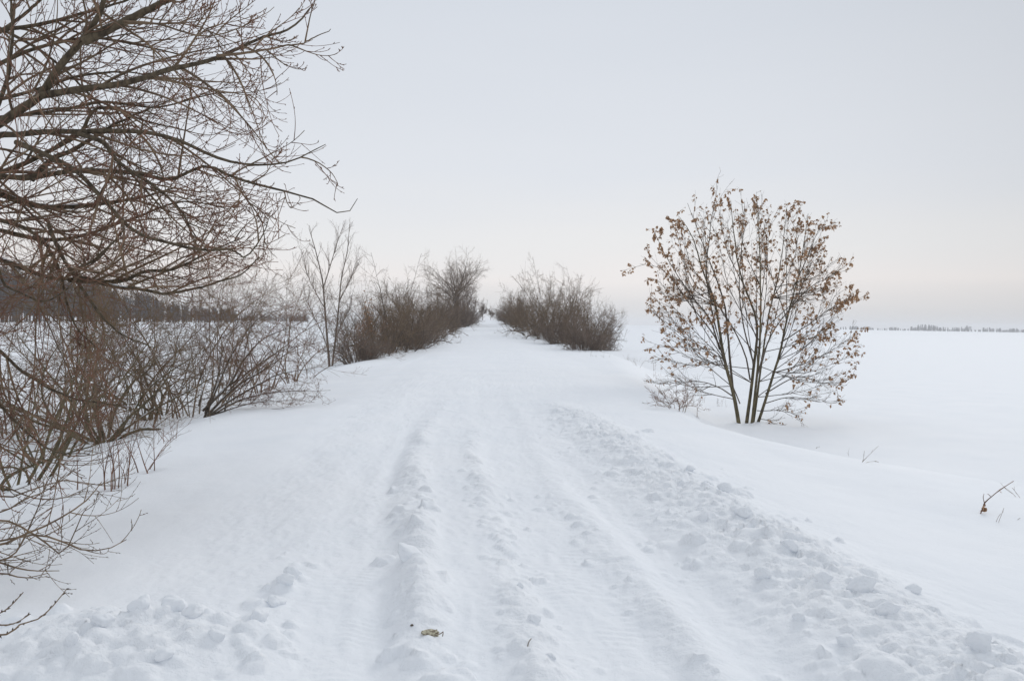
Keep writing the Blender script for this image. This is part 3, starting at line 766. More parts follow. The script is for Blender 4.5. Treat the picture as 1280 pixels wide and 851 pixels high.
# low drooping shrub whose tips come in at the lower left
def low_shrub():
    rng = np.random.default_rng(9)
    b = on(-90, 700, 5.3)
    root = empty("drooping_shrub", b, "drooping shrub tips with small buds hanging just over the snow at the left edge", "shrub")
    ST = [([(-60, 690), (0, 681), (32, 667), (63, 654), (101, 631), (118, 614), (127, 602)], 5.1, 4.7, .011),
          ([(-60, 672), (0, 676), (32, 669), (53, 669), (74, 675), (99, 686), (118, 688), (137, 685), (158, 674)], 5.0, 4.5, .009),
          ([(-60, 690), (0, 703), (19, 709), (42, 713), (74, 713)], 5.0, 4.7, .008),
          ([(-60, 600), (0, 622), (40, 612), (80, 600), (120, 606), (150, 607)], 6.2, 5.8, .010),
          ([(-60, 640), (0, 640), (30, 624), (60, 612), (84, 590)], 5.6, 5.2, .008),
          ([(-60, 660), (0, 650), (30, 660), (60, 680), (80, 690), (104, 640), (110, 632)], 5.4, 5.1, .008),
          ([(-60, 560), (0, 560), (50, 575), (100, 582), (140, 575)], 6.8, 6.4, .010),
          ([(-60, 600), (0, 606), (40, 622), (80, 622), (118, 604)], 5.9, 5.6, .008),
          ([(-60, 720), (0, 716), (30, 722), (60, 716)], 4.9, 4.6, .007),
          ([(-50, 720), (0, 700), (20, 690), (45, 640), (60, 600)], 5.5, 5.6, .007)]
    sets = []
    for px, Y0, Y1, r0 in ST:
        p = traced(px, Y0, Y1, 16, b + [rng.normal(0, .1), rng.normal(0, .1), 0])
        r = r0 * (1 - np.linspace(0, 1, 17)) ** .9 + .0022
        tube_obj("stem", [(p[None], r[None])], 6, TWIG, root); sets.append((p, r, plen(p)))
    pts = np.stack([s[0] for s in sets]); rad = np.stack([s[1] for s in sets]); L = np.array([s[2] for s in sets])
    P, D, CL, cr = spawn(rng, pts, rad, np.clip(L, .5, 1.2), 9, .25, .98, 34, 12, .32, .1, .004, .5, .35)
    a = grow(rng, P, D, CL, 8, .06, np.linspace(-.03, .10, 8)); ra = taper(np.maximum(cr, .0026), 8, .0016)
    P, D, CL2, cr = spawn(rng, a, ra, CL, 3, .15, .95, 34, 12, .45, .15, .0022, .6, .35)
    c = grow(rng, P, D, CL2, 5, .06, np.linspace(0, .12, 5)); rc = taper(np.maximum(cr, .0017), 5, .0012)
    def above(q, r_):                                       # nothing pokes through the snow
        ok = np.array([min(p[2] - ground(p[0], p[1]) for p in s_) > .015 for s_ in q]); return q[ok], r_[ok]
    a, ra = above(a, ra); c, rc = above(c, rc)
    P, D, CL3, cr = spawn(rng, np.concatenate([a[:, :6], c]), np.concatenate([ra[:, :6], rc]), np.full(len(a) + len(c), .011), 4, .1, 1, 28, 8, 1, .2, .002, 1, 0)
    d = grow(rng, P, D, CL3, 2, .02); rd = np.tile(np.array([.0014, .0020, .0006]), (len(P), 1))
    tube_obj("twigs", [(a, ra), (c, rc)], 4, TWIG, root, "stuff"); tube_obj("buds", [(d, rd)], 4, BARK_DARK, root, "stuff")
    # two bare shoots low in the corner
    root2 = empty("budded_shoot", on(-40, 800, 3.7), "bare budded shoots reaching over the snow in the lower left corner", "shoot")
    for px, Y0, Y1 in (([(-30, 775), (0, 766), (14, 756), (29, 740)], 3.7, 3.6), ([(-40, 800), (10, 792), (22, 782), (28, 779), (48, 773), (66, 757), (84, 735)], 3.7, 3.55), ([(-30, 786), (14, 780), (38, 767)], 3.7, 3.6)):
        p = traced(px, Y0, Y1, 14, np.array(root2.location) + [0, 0, -.02]); r = .0042 * (1 - np.linspace(0, 1, 15)) + .0018
        o = tube_obj("stem", [(p[None], r[None])], 6, TWIG, root2)
        P, D, CL3, cr = spawn(rng, p[None], r[None], np.array([.018]), 18, .2, 1, 32, 6, 1, .2, .003, 1, 0)
        d = grow(rng, P, D, CL3, 2, .02); rd = np.tile(np.array([.0024, .0034, .0008]), (len(P), 1))
        tube_obj("buds", [(d, rd)], 5, BARK_DARK, root2, "stuff")
low_shrub()

# thin sprouts standing alone in front of the shrubs
def sprout(px, py, label, seed, nst, h, spread, lean=(0, 0, 0), name="sprout", cat="sapling", r0=.0065, dens=(5, 2), mat=TWIG_RED, group=None, wobv=.07, ring=.1):
    rng = np.random.default_rng(seed); b = on(px, py); root = empty(name, b, label, cat, group)
    az = rng.uniform(0, 6.28, nst); tl = np.radians(spread) * rng.random(nst)
    D = np.stack([np.sin(tl) * np.cos(az), np.sin(tl) * np.sin(az), np.cos(tl)], -1) + np.array(lean)
    P = b + np.stack([rng.normal(0, ring, nst), rng.normal(0, ring, nst), np.full(nst, -.04)], -1)
    L = h * rng.uniform(.55, 1.05, nst)
    s = grow(rng, P, D, L, 9, wobv); r = taper(np.full(nst, r0) * rng.uniform(.7, 1.1, nst), 9, .0018)
    for k in range(nst): tube_obj("stem", [(s[k:k + 1], r[k:k + 1])], 5, mat, root)
    if dens[0]:
        P, D, CL, cr = spawn(rng, s, r, L, dens[0], .2, .95, 32, 10, .38, .12, .0035, 1, .4)
        a = grow(rng, P, D, CL, 5, .07, np.full(5, .04)); ra = taper(np.maximum(cr, .0022), 5, .0015); a, ra, kk = clear(a, ra); CL = CL[kk]; sets = [(a, ra)]
        if dens[1] and len(a):
            P, D, CL, cr = spawn(rng, a, ra, CL, dens[1], .2, .95, 32, 10, .4, .12, .002, 1, .4)
            c = grow(rng, P, D, CL, 3, .07); c, rc, _ = clear(c, taper(np.maximum(cr, .0017), 3, .0013)); sets.append((c, rc))
        if len(a): tube_obj("twigs", sets, 3, mat, root, "stuff")
    return root
sprout(140, 611, "cluster of straight reddish sprouts standing in open snow in front of the mossy shrub", 301, 7, 1.0, 14, r0=.009, ring=.09)
sprout(187, 590, "forked reddish sprout beside the cluster of straight sprouts", 302, 5, 1.0, 28, (.12, 0, 0), r0=.008, ring=.06)
sprout(160, 604, "small leaning sprout between the straight cluster and the forked sprout", 303, 3, .6, 18, (.15, 0, 0), r0=.006, ring=.05)
sprout(98, 612, "single thin upright sprout under the drooping boughs left of the straight cluster", 304, 2, .8, 6, r0=.005, dens=(2, 0), ring=.03)
sprout(208, 552, "sparse low sprouts in the snow below the twisted shrub", 305, 6, .75, 35, r0=.005, ring=.22)

# slender tree on the left bank
def slender_tree():
    rng = np.random.default_rng(15); b = on(413, 458); Y = b[1]
    root = empty("slender_tree", b, "slender twin stemmed bare tree standing alone at the left road edge", "tree")
    ST = [([(412, 459), (409, 423), (405, 372), (403, 351), (395, 315), (386, 285)], 0, -.5, .060, .012),
          ([(404, 360), (412, 335), (421, 305), (428, 285)], 0, .5, .026, .008),
          ([(415, 459), (420, 418), (424, 377), (427, 346), (434, 315), (437, 280)], 0, .6, .052, .010),
          ([(424, 377), (437, 350), (448, 320)], .4, 1.2, .022, .006),
          ([(411, 440), (402, 415), (390, 390), (380, 362)], 0, -1.2, .024, .006),
          ([(406, 385), (398, 372), (385, 345), (378, 315)], 0, .8, .024, .006),
          ([(419, 423), (430, 400), (440, 380)], 0, -.8, .020, .006)]
    S = []
    for i, (px, y0, y1, r0, r1) in enumerate(ST):
        p = traced(px, Y + y0, Y + y1, 14); r = r0 * (1 - np.linspace(0, 1, 15)) ** .9 + r1
        if i in (0, 2): p[0, 2] -= .1
        tube_obj("trunk" if i in (0, 2) else "limb", [(p[None], r[None])], 7, BARK_GREY, root); S.append((p, r, plen(p)))
    pts = np.stack([s[0] for s in S]); rad = np.stack([s[1] for s in S]); L = np.array([s[2] for s in S])
    P, D, CL, cr = spawn(rng, pts, rad, np.clip(L, 1.2, 3.6), 17, .22, .98, 29, 8, .40, .09, .016, 1, .5)
    a = grow(rng, P, D, CL, 7, .06, np.full(7, .07)); ra = taper(np.maximum(cr, .0085), 7, .0048)
    P, D, CL, cr = spawn(rng, a, ra, CL, 7, .2, .97, 30, 9, .42, .1, .006, 1, .4)
    c = grow(rng, P, D, CL, 4, .06, np.full(4, .06)); rc = taper(np.maximum(cr, .0060), 4, .0040)
    tube_obj("branches", [(a, ra)], 4, TWIG_GREY, root, "stuff"); tube_obj("twigs", [(c, rc)], 3, TWIG_GREY, root, "stuff")
slender_tree()

# ------------------------------------------------------------------ copper leaved tree on the right bank
def leaf_mesh(name, rng, nleaf, size):
    V, F = [], []
    for k in range(nleaf):
        az = rng.uniform(0, 2 * np.pi); dn = rng.uniform(.25, 1.0)
        D = nz(np.array([math.cos(az) * (1 - dn * .6), math.sin(az) * (1 - dn * .6), -dn]))
        o = np.array([rng.normal(0, .25), rng.normal(0, .25), -rng.uniform(0, .7)]) * size
        S = nz(np.cross(D, rng.normal(0, 1, 3))); N_ = np.cross(D, S)
        ln = size * rng.uniform(.7, 1.15); w = ln * rng.uniform(.26, .42); cu = rng.uniform(-.25, .25) * ln
        b = len(V)
        for t, ww in ((0, .12), (.35, 1), (.7, .75), (1, .05)):
            c = o + D * ln * t + N_ * cu * t * t
            V += [c + S * w * ww + N_ * w * .35 * ww, c, c - S * w * ww + N_ * w * .35 * ww]
        for i in range(3):
            F += [(b + i * 3, b + i * 3 + 1, b + i * 3 + 4, b + i * 3 + 3), (b + i * 3 + 1, b + i * 3 + 2, b + i * 3 + 5, b + i * 3 + 4)]
    return np.array(V), np.array(F)

def maple():
    rng = np.random.default_rng(33)
    b = on(934, 529); Y = b[1]
    root = empty("maple_tree", b, "round topped tree with copper dead leaves standing alone on the right bank", "tree")
    q = lambda c: [(760 + p[0] / 2.364, 200 + p[1] / 2.364) for p in c]
    ST = [(q([(388, 785), (370, 690), (340, 580), (310, 420), (270, 320), (235, 220), (200, 170)]), 0, -.5, .060, .006, 1),
          (q([(370, 690), (355, 520), (345, 420), (300, 290), (240, 130)]), 0, .7, .036, .005, 0),
          (q([(408, 790), (430, 620), (440, 480), (400, 360), (375, 220), (368, 120)]), .05, .9, .052, .006, 1),
          (q([(424, 790), (445, 600), (455, 450), (450, 300), (438, 110)]), 0, -.8, .042, .005, 1),
          (q([(440, 790), (500, 590), (530, 450), (560, 320), (582, 150)]), 0, .5, .044, .005, 1),
          (q([(428, 790), (470, 480), (500, 330), (522, 140)]), .1, 1.4, .034, .005, 1),
          (q([(372, 700), (330, 672), (280, 655), (190, 650), (140, 655)]), 0, -.7, .018, .004, 0),
          (q([(350, 620), (320, 530), (250, 440), (160, 330), (85, 310)]), -.1, .2, .026, .004, 0),
          (q([(330, 560), (300, 470), (240, 390), (180, 290), (140, 210)]), -.1, -.9, .024, .004, 0),
          (q([(310, 430), (290, 340), (300, 220), (325, 80)]), -.2, .6, .022, .004, 0),
          (q([(460, 720), (540, 700), (620, 715), (680, 712)]), .05, -.5, .015, .003, 0),
          (q([(465, 690), (560, 640), (640, 660), (700, 655), (740, 640)]), .05, .8, .017, .003, 0),
          (q([(485, 630), (580, 600), (660, 560), (725, 510)]), .1, -.8, .019, .003, 0),
          (q([(510, 540), (600, 480), (670, 420), (712, 395)]), .2, .6, .020, .003, 0),
          (q([(530, 450), (590, 380), (650, 340), (690, 310)]), .25, -.6, .020, .003, 0),
          (q([(545, 380), (590, 290), (620, 220), (640, 190)]), .3, 1.2, .018, .003, 0),
          (q([(450, 765), (480, 770), (495, 790)]), 0, -.5, .010, .003, 0),
          (q([(440, 740), (520, 745), (570, 770)]), .05, -.9, .012, .003, 0),
          (q([(390, 720), (340, 600), (310, 560), (230, 560), (155, 510)]), .2, 1.2, .018, .003, 0),
          (q([(420, 650), (400, 560), (330, 430), (250, 350), (190, 180)]), .2, 1.5, .022, .004, 0),
          (q([(440, 640), (480, 520), (560, 400), (610, 260)]), -.2, -1.5, .022, .004, 0),
          (q([(430, 600), (400, 480), (390, 330), (410, 120)]), -.2, -1.6, .022, .004, 0)]
    S = []
    for px, y0, y1, r0, r1, main in ST:
        p = traced(px, Y + y0, Y + y1, 16)
        p[1:] += np.cumsum(rng.normal(0, .015, (16, 3)), axis=0) * np.linspace(.2, 1, 16)[:, None]
        if main: p[0, 2] = ground(p[0, 0], p[0, 1]) - .12
        r = r0 * (1 - np.linspace(0, 1, 17)) ** .9 + r1
        tube_obj("trunk" if main else "limb", [(p[None], r[None])], 8 if main else 6, BARK_MOSS if main else BARK_DARK, root)
        S.append((p, r, plen(p)))
    mains = [S[i][0] for i in (0, 2, 3, 4, 5)]
    for k in range(30):                                     # upright boughs that fill the round crown
        th = R(-78 + 156 * (k + rng.random()) / 30); rho = rng.uniform(.80, .98)
        tx, tz = 936 + 122 * math.sin(th) * rho, 402 - 160 * math.cos(th) * rho
        m_ = mains[int(np.clip((math.sin(th) + 1) / 2 * 5 + rng.normal(0, .8), 0, 4))]
        p0 = m_[int(rng.integers(4, 11))]
        e = at(tx, tz, Y + rng.uniform(-1.4, 1.4) * math.sqrt(max(.1, 1 - .7 * math.sin(th) ** 2)))
        md = p0 * .5 + e * .5; md += (e - p0) * [.16, .16, 0] - [0, 0, .10 * np.linalg.norm(e - p0) * abs(math.sin(th))]
        p = resample([p0, md, e], 16); p[1:] += np.cumsum(rng.normal(0, .013, (16, 3)), axis=0) * np.linspace(.2, 1, 16)[:, None]
        r = .013 * (1 - np.linspace(0, 1, 17)) ** .9 + .0032
        tube_obj("limb", [(p[None], r[None])], 5, BARK_DARK, root); S.append((p, r, plen(p)))
    for k in range(18):                                     # lower boughs reaching sideways, a few drooping
        sd_ = 1 if k % 2 else -1; th = R(rng.uniform(72, 112)); rho = rng.uniform(.72, 1.0)
        tx, tz = 936 + sd_ * 130 * math.sin(th) * rho, 405 - 250 * math.cos(th) * rho
        m_ = mains[(4, 3)[k % 3 % 2] if sd_ > 0 else (0, 1)[k % 3 % 2]]
        p0 = m_[int(rng.integers(2, 6))]
        e = at(tx, tz, Y + rng.uniform(-1.0, 1.2)); e[2] = max(e[2], ground(e[0], e[1]) + .25)
        md = p0 * .5 + e * .5 + [0, 0, .05 * rng.normal()] - [0, 0, .06 * np.linalg.norm(e - p0)]
        p = resample([p0, md, e], 16); p[1:] += np.cumsum(rng.normal(0, .013, (16, 3)), axis=0) * np.linspace(.2, 1, 16)[:, None]
        r = .012 * (1 - np.linspace(0, 1, 17)) ** .9 + .003
        tube_obj("limb", [(p[None], r[None])], 5, BARK_DARK, root); S.append((p, r, plen(p)))
    pts = np.stack([s[0] for s in S]); rad = np.stack([s[1] for s in S]); L = np.array([s[2] for s in S])
    P, D, CL, cr = spawn(rng, pts, rad, np.clip(L, 1.5, 2.6), 13, .25, .97, 30, 9, .36, .10, .010, 1, .38)
    a = grow(rng, P, D, CL, 7, .06, np.full(7, .05)); ra = taper(np.maximum(cr, .0068), 7, .0036)
    P, D, CL2, cr = spawn(rng, a, ra, CL, 4, .25, .97, 40, 12, .42, .12, .0055, 1, .4)
    c = grow(rng, P, D, CL2, 4, .07, np.full(4, .04)); rc = taper(np.maximum(cr, .0044), 4, .0028)
    tube_obj("branches", [(a, ra)], 4, BARK_DARK, root, "stuff"); tube_obj("twigs", [(c, rc)], 3, TWIG, root, "stuff")
    # hanging bunches of dead leaves; sparse low down, thick on the upper and right side
    cand = np.concatenate([a[:, 2], a[:, 3], a[:, 4], a[:, 5], a[:, 6], a[:, 7], c[:, 2], c[:, 3], c[:, 4]] + [pts[:, k] + rng.normal(0, .05, (len(pts), 3)) for k in (8, 9, 10, 11, 12, 13, 14, 15) for _ in range(2)])
    Hm = np.percentile(pts[:, :, 2].max(1), 97) - b[2]; Wm = np.percentile(np.abs(pts[:, :, 0] - b[0]).max(1), 92)
    hz = (cand[:, 2] - b[2]) / Hm; hx = (cand[:, 0] - b[0]) / Wm
    clump = gnoise(cand[:, 0] * 2.2, cand[:, 2] * 2.2 + cand[:, 1], 81)
    edge = np.clip(np.hypot(hx, (hz - .55) * 1.8), 0, 1.4)
    pr = np.clip(.42 + .2 * edge + 1.3 * clump, 0.0, 1) * np.interp(hz, [0, .15, .3, .45, .98, 1.03, 1.1], [.14, .34, .62, 1, 1.1, .8, .1])
    pr = pr * np.where((hx < -.2) & (hz < .3), .35, 1) * np.where((np.abs(hx) < .3) & (hz < .4), .2, 1)
    hist, ex, ez = np.histogram2d(hx, hz, bins=(14, 12), range=((-1.3, 1.3), (0, 1.15)))   # even out: as many bunches high up as low down
    ix = np.clip(np.digitize(hx, ex) - 1, 0, 13); iz = np.clip(np.digitize(hz, ez) - 1, 0, 11)
    pr = pr * np.clip(64 / np.maximum(hist[ix, iz], 1), 0, 1)
    cand = cand[rng.random(len(cand)) < pr * .9]
    print("maple bunches", len(cand))
    rng.shuffle(cand)
    ms = []
    for k in range(10):
        V, F = leaf_mesh("leaf_cluster", rng, int(rng.integers(6, 11)), .092)
        me = mesh_np("leaf_cluster", V, F); me.materials.append(LEAF); ms.append(me)
    for p in cand[:300]:
        o = link("leaf_cluster", ms[rng.integers(10)], None, root, p - b)
        o.rotation_euler = (rng.normal(0, .25), rng.normal(0, .25), rng.uniform(0, 6.28))
        s_ = rng.uniform(.5, 1.25); o.scale = (s_ * .8, s_ * .8, s_ * rng.uniform(1.0, 1.9))
    Vs, Fs, off = [], [], 0
    for p in cand[300:4000]:
        V, F = leaf_mesh("", rng, int(rng.integers(3, 7)), .082)
        Vs.append(V * rng.uniform(.45, 1.2) + p - b); Fs.append(F + off); off += len(V)
    if Vs:
        o = link("leaf_clusters", mesh_np("leaf_clusters", np.concatenate(Vs), np.concatenate(Fs)), LEAF, root); o["kind"] = "stuff"
    print("maple leaves", len(cand))
maple()
print("maple", round(time.time() - T0, 1))

# ------------------------------------------------------------------ small weeds and twigs
shrub("shrub", on(846, 468, 17.5), "small twiggy shrub half hidden behind the left boughs of the copper tree", "shrub", 140, 12, .7, 55, (0, 0, 0), .008, (8, 6, 0), (TWIG, TWIG_RED, TWIG_RED), ring=.2)
sprout(900, 508, "dry weed stalks at the lip of the bank just left of the copper tree trunk", 311, 6, .45, 30, name="dry_weed", cat="weed", r0=.004, dens=(4, 0), mat=TWIG, ring=.12)
sprout(878, 503, "tall thin grass stalk beside the weeds left of the copper tree", 312, 3, .55, 18, name="dry_weed", cat="weed", r0=.003, dens=(2, 0), mat=TWIG_TAN, ring=.05)
sprout(806, 462, "sparse dry weed tuft on the bank between the right bushes and the copper tree", 313, 9, .9, 30, name="dry_weed", cat="weed", r0=.006, dens=(4, 2), mat=TWIG, ring=.4)
sprout(790, 452, "low weed tuft nearest the end of the right hand bushes", 314, 8, .8, 35, name="dry_weed", cat="weed", r0=.006, dens=(4, 2), mat=TWIG, ring=.5)
sprout(853, 511, "short weed stub in the snow below the small twiggy shrub", 315, 3, .16, 50, (.3, 0, 0), name="dry_weed", cat="weed", r0=.004, dens=(2, 0), mat=TWIG, ring=.04)
sprout(1018, 560, "short forked stub poking out of the snow right of the copper tree", 316, 3, .16, 50, (.5, 0, 0), name="dry_weed", cat="weed", r0=.004, dens=(2, 0), mat=TWIG, ring=.03)
sprout(990, 549, "tiny dark stub on the snow lip at the foot of the copper tree", 317, 2, .08, 60, (.5, 0, 0), name="dry_weed", cat="weed", r0=.005, dens=(1, 0), mat=BARK_DARK, ring=.02)
sprout(1062, 570, "thin grass stalk bending over on the slope right of the copper tree", 318, 1, .32, 6, (-.25, 0, 0), name="dry_weed", cat="weed", r0=.0025, dens=(1, 0), mat=TWIG_TAN, ring=.01)
sprout(1075, 577, "low dry stalk with two arms spread to the right on the open slope", 319, 3, .36, 40, (.75, 0, -.2), name="dry_weed", cat="weed", r0=.004, dens=(2, 0), mat=TWIG, ring=.02)
for i, (px, py) in enumerate(((724, 440), (742, 446), (706, 436), (812, 470), (640, 423))):
    sprout(px, py, "few tiny dry stalks poking through the snow along the right bushes", 330 + i, 6, .35, 40, name="dry_weed", cat="weed", r0=.006, dens=(2, 0), mat=TWIG, ring=.4, group="tiny stalks along the right bushes")

def broken_twig():
    rng = np.random.default_rng(51); b = on(1226, 642); Y = b[1]
    root = empty("broken_twig", b, "broken twig with curled dead leaves stuck in the snow near the right edge", "twig")
    for px, r0 in (([(1224, 646), (1228, 636), (1231, 628), (1240, 620), (1250, 612), (1267, 601)], .0062), ([(1231, 630), (1229, 622), (1230, 617)], .004), ([(1239, 621), (1236, 618), (1234, 617)], .0035)):
        p = traced(px, Y, Y + .1, 10); r = r0 * (1 - .45 * np.linspace(0, 1, 11)) * (1 + .15 * rng.normal(0, 1, 11))
        tube_obj("stem", [(p[None], r[None])], 7, TWIG_RED, root)
    for px, py, s_ in ((1231, 630, .05), (1233, 635, .045), (1227, 633, .04), (1250, 611, .028)):
        V, F = leaf_mesh("", rng, 3, s_)
        link("curled_leaf", mesh_np("curled_leaf", V + at(px, py, Y + .02) - b, F), LEAF, root)
broken_twig()
sprout(1246, 652, "short thin stalk standing just right of the broken twig", 321, 2, .18, 14, (.05, 0, 0), name="dry_weed", cat="weed", r0=.003, dens=(1, 0), mat=TWIG, ring=.02)
sprout(1278, 622, "dark forked stalk half cut off by the right edge above the flat stalk", 322, 2, .22, 30, (-.4, 0, 0), name="dry_weed", cat="weed", r0=.004, dens=(2, 0), mat=TWIG, ring=.02)
sprout(1266, 651, "flat dry stalk lying on the snow near the right edge", 323, 2, .16, 20, (.9, 0, -.6), name="dry_weed", cat="weed", r0=.003, dens=(1, 0), mat=TWIG, ring=.02)

# ------------------------------------------------------------------ snow lumps and the muddy lump
def ico(sub):
    import bmesh
    bm = bmesh.new(); bmesh.ops.create_icosphere(bm, subdivisions=sub, radius=1)
    V = np.array([v.co[:] for v in bm.verts]); F = np.array([[v.index for v in f.verts] for f in bm.faces]); bm.free()
    return V, F
IV, IF = ico(4)
def lump_mesh(name, seed, rough_=.16, planes=15):
    """a broken chunk: many random faces with worn edges"""
    g = np.random.default_rng(seed)
    n_ = nz(g.normal(0, 1, (planes, 3))); c_ = g.uniform(.68, 1.15, planes)
    U = nz(IV)
    rr_ = (np.maximum(U @ n_.T / c_, 0) ** 9).sum(1) ** (-1 / 9)
    rr_ = np.clip(rr_, .4, 1.35)
    d = rr_ * (1 + rough_ * (fbm(U[:, 0] * 1.8 + seed, U[:, 1] * 1.8 + U[:, 2], 3, seed) + .7 * fbm(U[:, 2] * 2.6 + seed, U[:, 0] * 2.6 - U[:, 1], 3, seed + 9)))
    V = U * d[:, None] + .035 * np.stack([gnoise(U[:, 1] * 9, U[:, 2] * 9, seed), gnoise(U[:, 0] * 9, U[:, 2] * 9, seed + 2), gnoise(U[:, 0] * 9, U[:, 1] * 9, seed + 4)], -1)
    return mesh_np(name, V, IF)
LM = [lump_mesh("snow_lump", 200 + k) for k in range(8)]
for m_ in LM: m_.materials.append(SNOW)
rl = np.random.default_rng(77)
for p_, r_, label, group, squash, sink in LUMPS:
    p = np.array([p_[0], p_[1], ground(p_[0], p_[1])])
    o = link("snow_lump", LM[rl.integers(8)]); tag(o, label, "snow lump", group)
    o.scale = (r_, r_ * rl.uniform(.7, 1.0), r_ * squash); o.rotation_euler = (rl.normal(0, .35), rl.normal(0, .35), rl.uniform(0, 6.28))
    o.location = p + np.array([0, 0, r_ * squash * (1 - 2 * sink)])

def muddy_lump():
    m, n, l, b_ = new_mat("muddy_ice")
    tc = n.new("ShaderNodeTexCoord"); ns = n.new("ShaderNodeTexNoise"); ns.inputs["Scale"].default_value = 2.2; ns.inputs["Detail"].default_value = 5
    l.new(tc.outputs["Object"], ns.inputs["Vector"])
    r = n.new("ShaderNodeValToRGB"); r.color_ramp.elements[0].position = .40; r.color_ramp.elements[0].color = (.16, .12, .08, 1)
    r.color_ramp.elements[1].position = .56; r.color_ramp.elements[1].color = (.58, .54, .40, 1)
    l.new(ns.outputs["Fac"], r.inputs[0]); l.new(r.outputs[0], b_.inputs["Base Color"]); b_.inputs["Roughness"].default_value = .7
    p = on(537, 793); root = empty("muddy_lump", p, "yellowish lump of muddy ice lying in the track near the left rut", "ice lump")
    me = lump_mesh("lump", 301, .25); me.materials.append(m)
    o = link("lump", me, None, root); s_ = .030; o.scale = (s_ * 1.25, s_ * .9, s_ * .62); o.location = (0, 0, .008)
    q = traced([(544, 791), (550, 792), (554, 789), (553, 795)], p[1], p[1] - .02, 6); r_ = np.full(7, .0025)
    V, F = tubes([(q[None], r_[None])], 5); link("twig", mesh_np("twig", V - p, F), TWIG, root)
    p = on(515, 781); me = lump_mesh("dirt_crumb", 305, .3); me.materials.append(BARK_DARK); o = link("dirt_crumb", me); o.location = p; o.scale = (.010, .008, .006)
    tag(o, "dark dirt crumb in the snow left of the muddy lump", "dirt crumb")
    p = on(659, 808); q = np.array([p + [0, 0, -.01], p + [.008, .03, .012], p + [.022, .06, .018]]); q = resample(q, 6)
    V, F = tubes([(q[None], np.full((1, 7), .0022))], 5); o = link("fallen_twig", mesh_np("fallen_twig", V - p, F), TWIG); o.location = p
    tag(o, "short dark twig lying on the low middle ridge of the track", "twig")
muddy_lump()

# ------------------------------------------------------------------ bushes along the road further off
def dense_bush(seed, mats, nst=34, h=4.6, spread=34, ring=1.3, thick=2.2, dens=(10, 8, 4), up=.04):
    rng = np.random.default_rng(seed)
    root = bpy.data.objects.new("bush", None); COL.objects.link(root)
    az = rng.uniform(0, 6.28, nst); rr = ring * np.sqrt(rng.random(nst))
    tl = np.radians(spread) * (rr / ring) * rng.uniform(.5, 1.1, nst)
    P = np.stack([rr * np.cos(az), rr * np.sin(az), np.full(nst, -.25)], -1)
    D = np.stack([np.sin(tl) * np.cos(az), np.sin(tl) * np.sin(az), np.cos(tl)], -1)
    L = h * rng.uniform(.55, 1.08, nst) * (1 - .30 * (rr / ring) ** 2)
    s = grow(rng, P, D, L, 9, .12, np.full(9, .03)); r = taper(.018 * thick * rng.uniform(.5, 1.2, nst), 9, .0042 * thick)
    P, D, CL, cr = spawn(rng, s, r, L, dens[0], .04, .97, 48, 18, .34, .14, .007 * thick, 1, .5)
    a = grow(rng, P, D, CL, 5, .09, np.full(5, up)); ra = taper(np.maximum(cr, .0036 * thick), 5, .0024 * thick)
    P, D, CL, cr = spawn(rng, a, ra, CL, dens[1], .1, .97, 42, 14, .45, .14, .0032 * thick, 1, .35)
    c = grow(rng, P, D, CL, 3, .1, np.full(3, up)); rc = taper(np.maximum(cr, .0026 * thick), 3, .0019 * thick)
    V, F = tubes([(s, r)], 4); o = link("stems", mesh_np("stems", V, F), mats[0], root); o["kind"] = "stuff"
    V, F = tubes([(a, ra), (c, rc)], 3); o = link("twigs", mesh_np("twigs", V, F), mats[1], root); o["kind"] = "stuff"
    return root
def copy_tree(root):
    r = root.copy(); COL.objects.link(r)
    for ch in list(root.children):
        c = ch.copy(); COL.objects.link(c); c.parent = r
    return r
PROTO = {"brown": dense_bush(401, (BARK_DARK, TWIG), 34, spread=48, thick=1.9, dens=(12, 9)), "red": dense_bush(402, (BARK_DARK, TWIG), 32, 4.4, 40, thick=1.9, dens=(12, 9)),
         "low": dense_bush(403, (BARK_GREY, TWIG_GREY), 54, 3.3, 62, 1.1, 1.9, (11, 9), .05), "far": dense_bush(404, (BARK_GREY, TWIG_GREY), 50, 4.6, 40, 1.4, 2.9, (11, 9), .05)}
used_p = set()
def bush(kind, px, py, top, label, wide=1.0, group=None, Y=None, seed=0):
    p = on(px, py, Y); hgt = (py - top) / FPX * p[1]
    o = PROTO[kind] if kind not in used_p else copy_tree(PROTO[kind]); used_p.add(kind)
    nom = {"brown": 4.6, "red": 4.4, "low": 2.9, "far": 5.0}[kind]
    s_ = hgt / nom * {'low': 1.1, 'far': 1.1}.get(kind, 1.30)
    wide /= {'low': 1.1, 'far': 1.1}.get(kind, 1.22)
    o.location = p; o.scale = (s_ * wide, s_ * wide, s_); o.rotation_euler = (0, 0, seed * 1.7 + px * .13)
    tag(o, label, "bush", group)
# right of the road
bush("low", 752, 438, 384, "low twiggy bush at the near end of the right hand row", .62)
bush("red", 737, 435, 368, "reddish upright bush next to the low one at the near end of the right row", .8)
bush("brown", 716, 428, 352, "tall dense bush in the middle of the right hand row", .9)
bush("red", 694, 424, 330, "tallest bush of the right hand row with spiky top", .8)
bush("brown", 677, 420, 342, "dark stemmed tall bush left of the tallest one in the right row", .85)
bush("low", 706, 430, 385, "spreading undergrowth bush at the foot of the tall right hand bushes", 1.0)
bush("low", 730, 437, 392, "spreading undergrowth bush at the foot of the reddish right bush", .9)
bush("red", 661, 414, 352, "medium bush towards the far end of the right hand row", .9)
bush("brown", 650, 409, 366, "rounded brown bush near the far end of the right row", 1.0)
bush("far", 646, 406.5, 360, "greyish bush near the far end of the right row beside the road crest", .9)
bush("far", 638, 403.5, 370, "pale far bush where the right row meets the road crest", .85)
